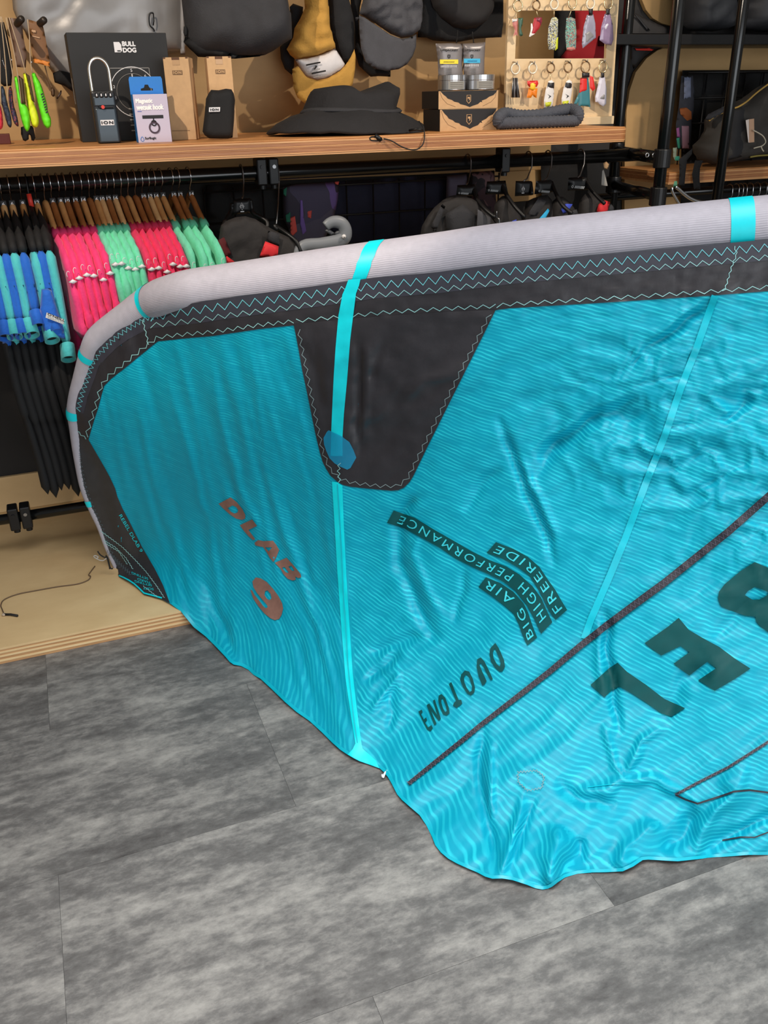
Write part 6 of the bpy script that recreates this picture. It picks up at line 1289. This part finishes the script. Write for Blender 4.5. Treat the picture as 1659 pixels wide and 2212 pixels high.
t4 = hung('clip_cord', 'tan cord with two small clips hanging by the black carton', 'cord', cf([(770, 1300), (800, 1310), (818, 1350), (815, 1430), (795, 1448), (765, 1420), (758, 1350)]), 2.78, .004, mat('tan_clip', (92, 66, 42), .5), [('clip', cf([(905, 1345), (922, 1352), (918, 1400), (860, 1480), (842, 1478), (850, 1440), (890, 1380)]), 0, .003, mat('brown_clip', (70, 50, 38), .5))], cell=3, body='clip')
for pts in ([(670, 980), (700, 1100), (740, 1230), (775, 1310)], [(570, 1120), (640, 1150), (710, 1240), (740, 1340), (770, 1350)]):
    MB().tube([Vector(p) for p in spl([list(at(*p, 2.78)) for p in cf(pts)], 4)], .0016, 6).build('cord', mat('tan_cord', (108, 82, 56), .7), t4, smooth=True)
t5 = hung('strap', 'black double-tailed strap end hanging under the neon straps', 'strap', cf([(310, 1900), (400, 1870), (480, 1880), (500, 1910), (530, 2060), (505, 2105), (470, 2095), (455, 2020), (430, 2010), (428, 2080), (380, 2110), (345, 2095), (312, 2000)]), 2.66, .008, blk_cap, cell=4)
pbox('small_box', 'dark red small box cut by the left edge of the picture on the shelf', 'box', -10, 22.3, 303, -10, 291, 2.80, .08, mat('dark_red_card', (92, 34, 26), .6))

# right side behind the poles
hung('bag', 'large black duffel bag on the upper right shelf seen between the poles', 'bag', [(1478, -140), (1582, -140), (1576, 0), (1572, 62), (1540, 68), (1477, 66), (1474, 0)], 2.95, .09, mat('charcoal_nylon', (50, 51, 55), .6, var=.1, bump=.3, bscale=30), noise=.02, cell=12, round_px=30, body='bag_body')
hung('bag', 'black nylon bag on the upper right shelf right of the thin pole', 'bag', [(1606, -140), (1760, -140), (1760, 66), (1640, 70), (1600, 60), (1606, 0)], 2.95, .09, mat('charcoal_nylon', (50, 51, 55), .6), noise=.02, cell=12, round_px=30, body='bag_body')
sh3 = thing('wall_shelf', 'narrow black shelf high at right carrying black bags', 'shelf', (2.5, 2.9, 1.5)); z3 = at(1560, 74, 2.82).z
MB().box((2.62, 2.955, z3-.016), (1.40, .27, .032)).build('shelf_board', black_metal, sh3, bevel=.002)
hung('strap', 'black webbing with a red tab left of the thick pole', 'strap', [(1356, 20), (1395, 40), (1440, 60), (1446, 98), (1400, 112), (1368, 150), (1360, 120), (1356, 70)], 2.98, .014, mat('black_webbing', (34, 32, 33), .7, var=.15), [('red_tab', [(1371, 104), (1402, 103), (1412, 107), (1408, 110), (1375, 109)], .018, .004, mat('bright_red_tab', (226, 58, 46), .6)), ('grey_sheen', [(1368, 28), (1378, 34), (1405, 66), (1398, 66)], .018, .003, dark_grey_cloth)], cell=6)
gr2 = thing('wire_grid', 'black wire grid hanging on the right plywood panel behind the poles', 'wire grid', (2.6, 3.03, .9))
xa, xb = at(1476, 240, 3.03).x, at(1790, 240, 3.03).x; za, zb_ = .98, at(1560, 156, 3.03).z
for i in range(9): MB().cyl((xa+(xb-xa)*i/8, 3.03, za), (xa+(xb-xa)*i/8, 3.03, zb_), .003, 8).build('wire', black_metal, gr2, smooth=True)
for i in range(6): MB().cyl((xa, 3.026, zb_-i*.088), (xb, 3.026, zb_-i*.088), .003, 8).build('wire', black_metal, gr2, smooth=True)
hung('cloth', 'black cloth hanging over the right wire grid under the tan strip', 'cloth', [(1474, 152), (1800, 150), (1800, 440), (1470, 440)], 3.05, .006, mat('deep_black_cloth', (18, 18, 20), .9), cell=24, round_px=8)
def ch(L): return [(1360+x/5.548, 160+y/5.548) for x, y in L]
t = hung('leggings', 'striped leggings in slate, orange and mauve hanging behind the thick pole', 'leggings', ch([(620, 20), (760, 20), (775, 200), (770, 420), (745, 600), (730, 900), (560, 900), (555, 600), (590, 380)]), 2.99, .012, mat('dark_slate_cloth', (42, 44, 54), .8, var=.2, vscale=40), [('slate_stripe', ch([(655, 40), (690, 30), (735, 40), (735, 280), (650, 300)]), .012, .004, mat('slate_blue_cloth', (104, 112, 136), .8, var=.2, vscale=60)), ('orange_panel', ch([(600, 410), (680, 400), (740, 450), (745, 540), (690, 560), (610, 480)]), .012, .004, mat('burnt_orange_cloth', (150, 84, 40), .8)), ('mauve_panel', ch([(625, 620), (715, 620), (710, 890), (632, 890)]), .012, .004, mat('mauve_cloth', (142, 108, 124), .8)), ('pink_stripe', ch([(560, 650), (595, 640), (608, 760), (570, 750)]), .012, .004, mat('orchid_cloth', (150, 84, 140), .8)), ('teal_stripe', ch([(562, 770), (600, 760), (610, 890), (580, 890)]), .012, .004, mat('sea_green_cloth', (52, 150, 124), .8))], cell=6)
hung('wristband', 'pale and teal striped band hanging low beside the thick pole', 'wristband', ch([(520, 885), (568, 880), (560, 980), (600, 985), (598, 1030), (540, 1035), (522, 990)]), 2.93, .005, mat('sage_cloth', (150, 164, 142), .8), [('teal_end', ch([(548, 985), (600, 985), (596, 1036), (545, 1036)]), .004, .004, mat('sea_green_cloth', (52, 150, 124), .8))], cell=3)
def cg(L): return [(1300+x/4.62, y/4.62) for x, y in L]
harn = mat('charcoal_padded_cloth', (58, 54, 50), .8, var=.12, vscale=20, bump=.25, bscale=60)
t = hung('harness', 'black padded waist harness with yellow piping on the right shelf', 'harness', cg([(1040, 1180), (1130, 1110), (1220, 1060), (1400, 985), (1540, 880), (1720, 760), (1860, 700), (1900, 1000), (1880, 1560), (1500, 1575), (1300, 1620), (1100, 1640), (950, 1590), (905, 1450), (1000, 1370), (1045, 1290)]), 2.86, .07, harn, body='harness_body', cell=8, round_px=26, noise=.012)
pxl = [(1070, 1205), (1130, 1160), (1215, 1120), (1300, 1085), (1365, 1065), (1450, 1010), (1540, 930), (1659, 842), (1800, 760)]
MB().tube([Vector(p) for p in spl([list(at(*p, 2.796)) for p in cg(pxl)], 4)], .0032, 8).build('piping', mat('ochre_piping', (186, 148, 72), .6), t, smooth=True)
MB().tube([Vector(p) for p in spl([list(at(*p, 2.792)) for p in cg([(1480, 1568), (1560, 1555), (1659, 1548), (1800, 1540)])], 4)], .0032, 8).build('piping', mat('olive_piping', (140, 128, 60), .6), t, smooth=True)
pix_pillow('shoulder_roll', cg([(1030, 1190), (1060, 1140), (1220, 1062), (1230, 1090), (1215, 1125), (1070, 1205)]), 2.80, .016, dark_grey_cloth, t, cell=5)
pix_pillow('side_panel', cg([(1250, 1110), (1420, 1060), (1440, 1200), (1420, 1560), (1260, 1600)]), 2.795, .01, mat('soft_black_cloth', (40, 39, 41), .9), t, cell=7)
for lp in ([(770, 1590), (905, 1480), (900, 1540), (850, 1600), (836, 1720), (825, 1850), (765, 1850), (775, 1720)], [(930, 1600), (1010, 1600), (980, 1680), (975, 1780), (985, 1890), (920, 1890), (900, 1740)]):
    pix_pillow('strap', cg(lp), 2.735, .008, blk_cap, t, cell=4)
t = hung('swing_tag', 'kraft price tag on white string hanging from the harness', 'tag', cg([(1470, 1190), (1520, 1184), (1522, 1418), (1470, 1424)]), 2.765, .0015, mat('tag_card', (198, 158, 128), .7), [('tag_edge', cg([(1436, 1200), (1468, 1190), (1470, 1424), (1462, 1420)]), .003, .0012, mat('tag_edge_card', (232, 216, 206), .7))], body='tag_card', cell=4, round_px=1)
for pts in ([(1510, 1300), (1560, 1325), (1610, 1360), (1635, 1410), (1620, 1440), (1590, 1460), (1550, 1470), (1515, 1480)], [(1590, 1460), (1600, 1490), (1615, 1510)]):
    MB().tube([Vector(p) for p in spl([list(at(*p, 2.752)) for p in cg(pts)], 4)], .0022, 6).build('string', mat('cream_string', (206, 196, 176), .8), t, smooth=True)
# hangers behind the far rail at right
for k, px in enumerate((1583, 1597, 1606, 1614, 1627, 1642, 1657)):
    x = at(px, 414, 2.84).x; t = thing('clothes_hanger', 'wire hanger hook on the short rail at far right, %s from the left' % ['first', 'second', 'third', 'fourth', 'fifth', 'sixth', 'seventh'][k], 'hanger', (x, 2.86, ZR2), 'wire hanger hooks on the short right rail')
    MB().tube([Vector((x, 2.86+.018*math.cos(a), ZR2+.018*math.sin(a))) for a in [math.pi*(-.1+k_/8) for k_ in range(9)]]+[Vector((x, 2.84, ZR2-.02)), Vector((x, 2.86, ZR2-.05)), Vector((x, 2.86, ZR2-.12))], .0018, 7).build('hook', chrome, t, smooth=True)
    P = [Vector((x, 2.86+s_, ZR2-.12-abs(s_)*.35)) for s_ in (-.17, -.1, -.05, 0, .05, .1, .17)]; MB().tube(P, .005, 8).build('arm', black_metal, t, smooth=True)
t = thing('wire_hook', 'thick double chrome wire hook rising behind the tube at right', 'hook', at(1490, 470, 2.4))
def cj(L): return [(1380+x/5.946, 300+y/5.946) for x, y in L]
for pts, r_ in (([(430, 625), (425, 660), (450, 720), (490, 790), (525, 850), (560, 930)], .0045), ([(470, 615), (510, 645), (570, 700), (650, 760), (740, 800), (860, 830), (980, 900)], .0055)):
    MB().tube([Vector(p) for p in spl([list(at(*p, 2.40)) for p in cj(pts)], 4)], r_, 10).build('wire', chrome, t, smooth=True)
pix_pillow('green_sleeve', cj([(455, 545), (490, 540), (495, 590), (480, 615), (440, 615)]), 2.40, .005, mat('dull_green_rubber', (64, 118, 92), .6), t, cell=4)
# loose cord on the platform
pts = [(100/2.633, 600+1922/2.633), (60/2.633, 600+1915/2.633), (25/2.633, 600+1915/2.633), (12/2.633, 600+1885/2.633), (5/2.633, 600+1860/2.633), (25/2.633, 600+1830/2.633), (100/2.633, 600+1800/2.633), (200/2.633, 600+1780/2.633), (330/2.633, 600+1757/2.633), (440/2.633, 600+1742/2.633), (500/2.633, 600+1720/2.633), (515/2.633, 600+1698/2.633), (505/2.633, 600+1688/2.633), (540/2.633, 600+1640/2.633)]
t = thing('loose_cord', 'thin loose brown cord lying in a curve on the plywood platform', 'cord', at_z(12, 1315, .05))
MB().tube([Vector(p) for p in spl([list(at_z(x, y, .0525)) for x, y in pts[2:]], 5)], .0016, 6).build('cord', mat('brown_cord', (104, 82, 62), .7), t, smooth=True)
MB().tube([at_z(x, y, .0545) for x, y in pts[:3]], .0034, 8).build('rubber_end', cord_m, t, smooth=True)
MB().torus(at_z(pts[2][0]-1, pts[2][1], .0545), .003, .003, X, Y_, 10, 8).build('knot', mat('beige_knot', (190, 170, 150), .7), t, smooth=True)
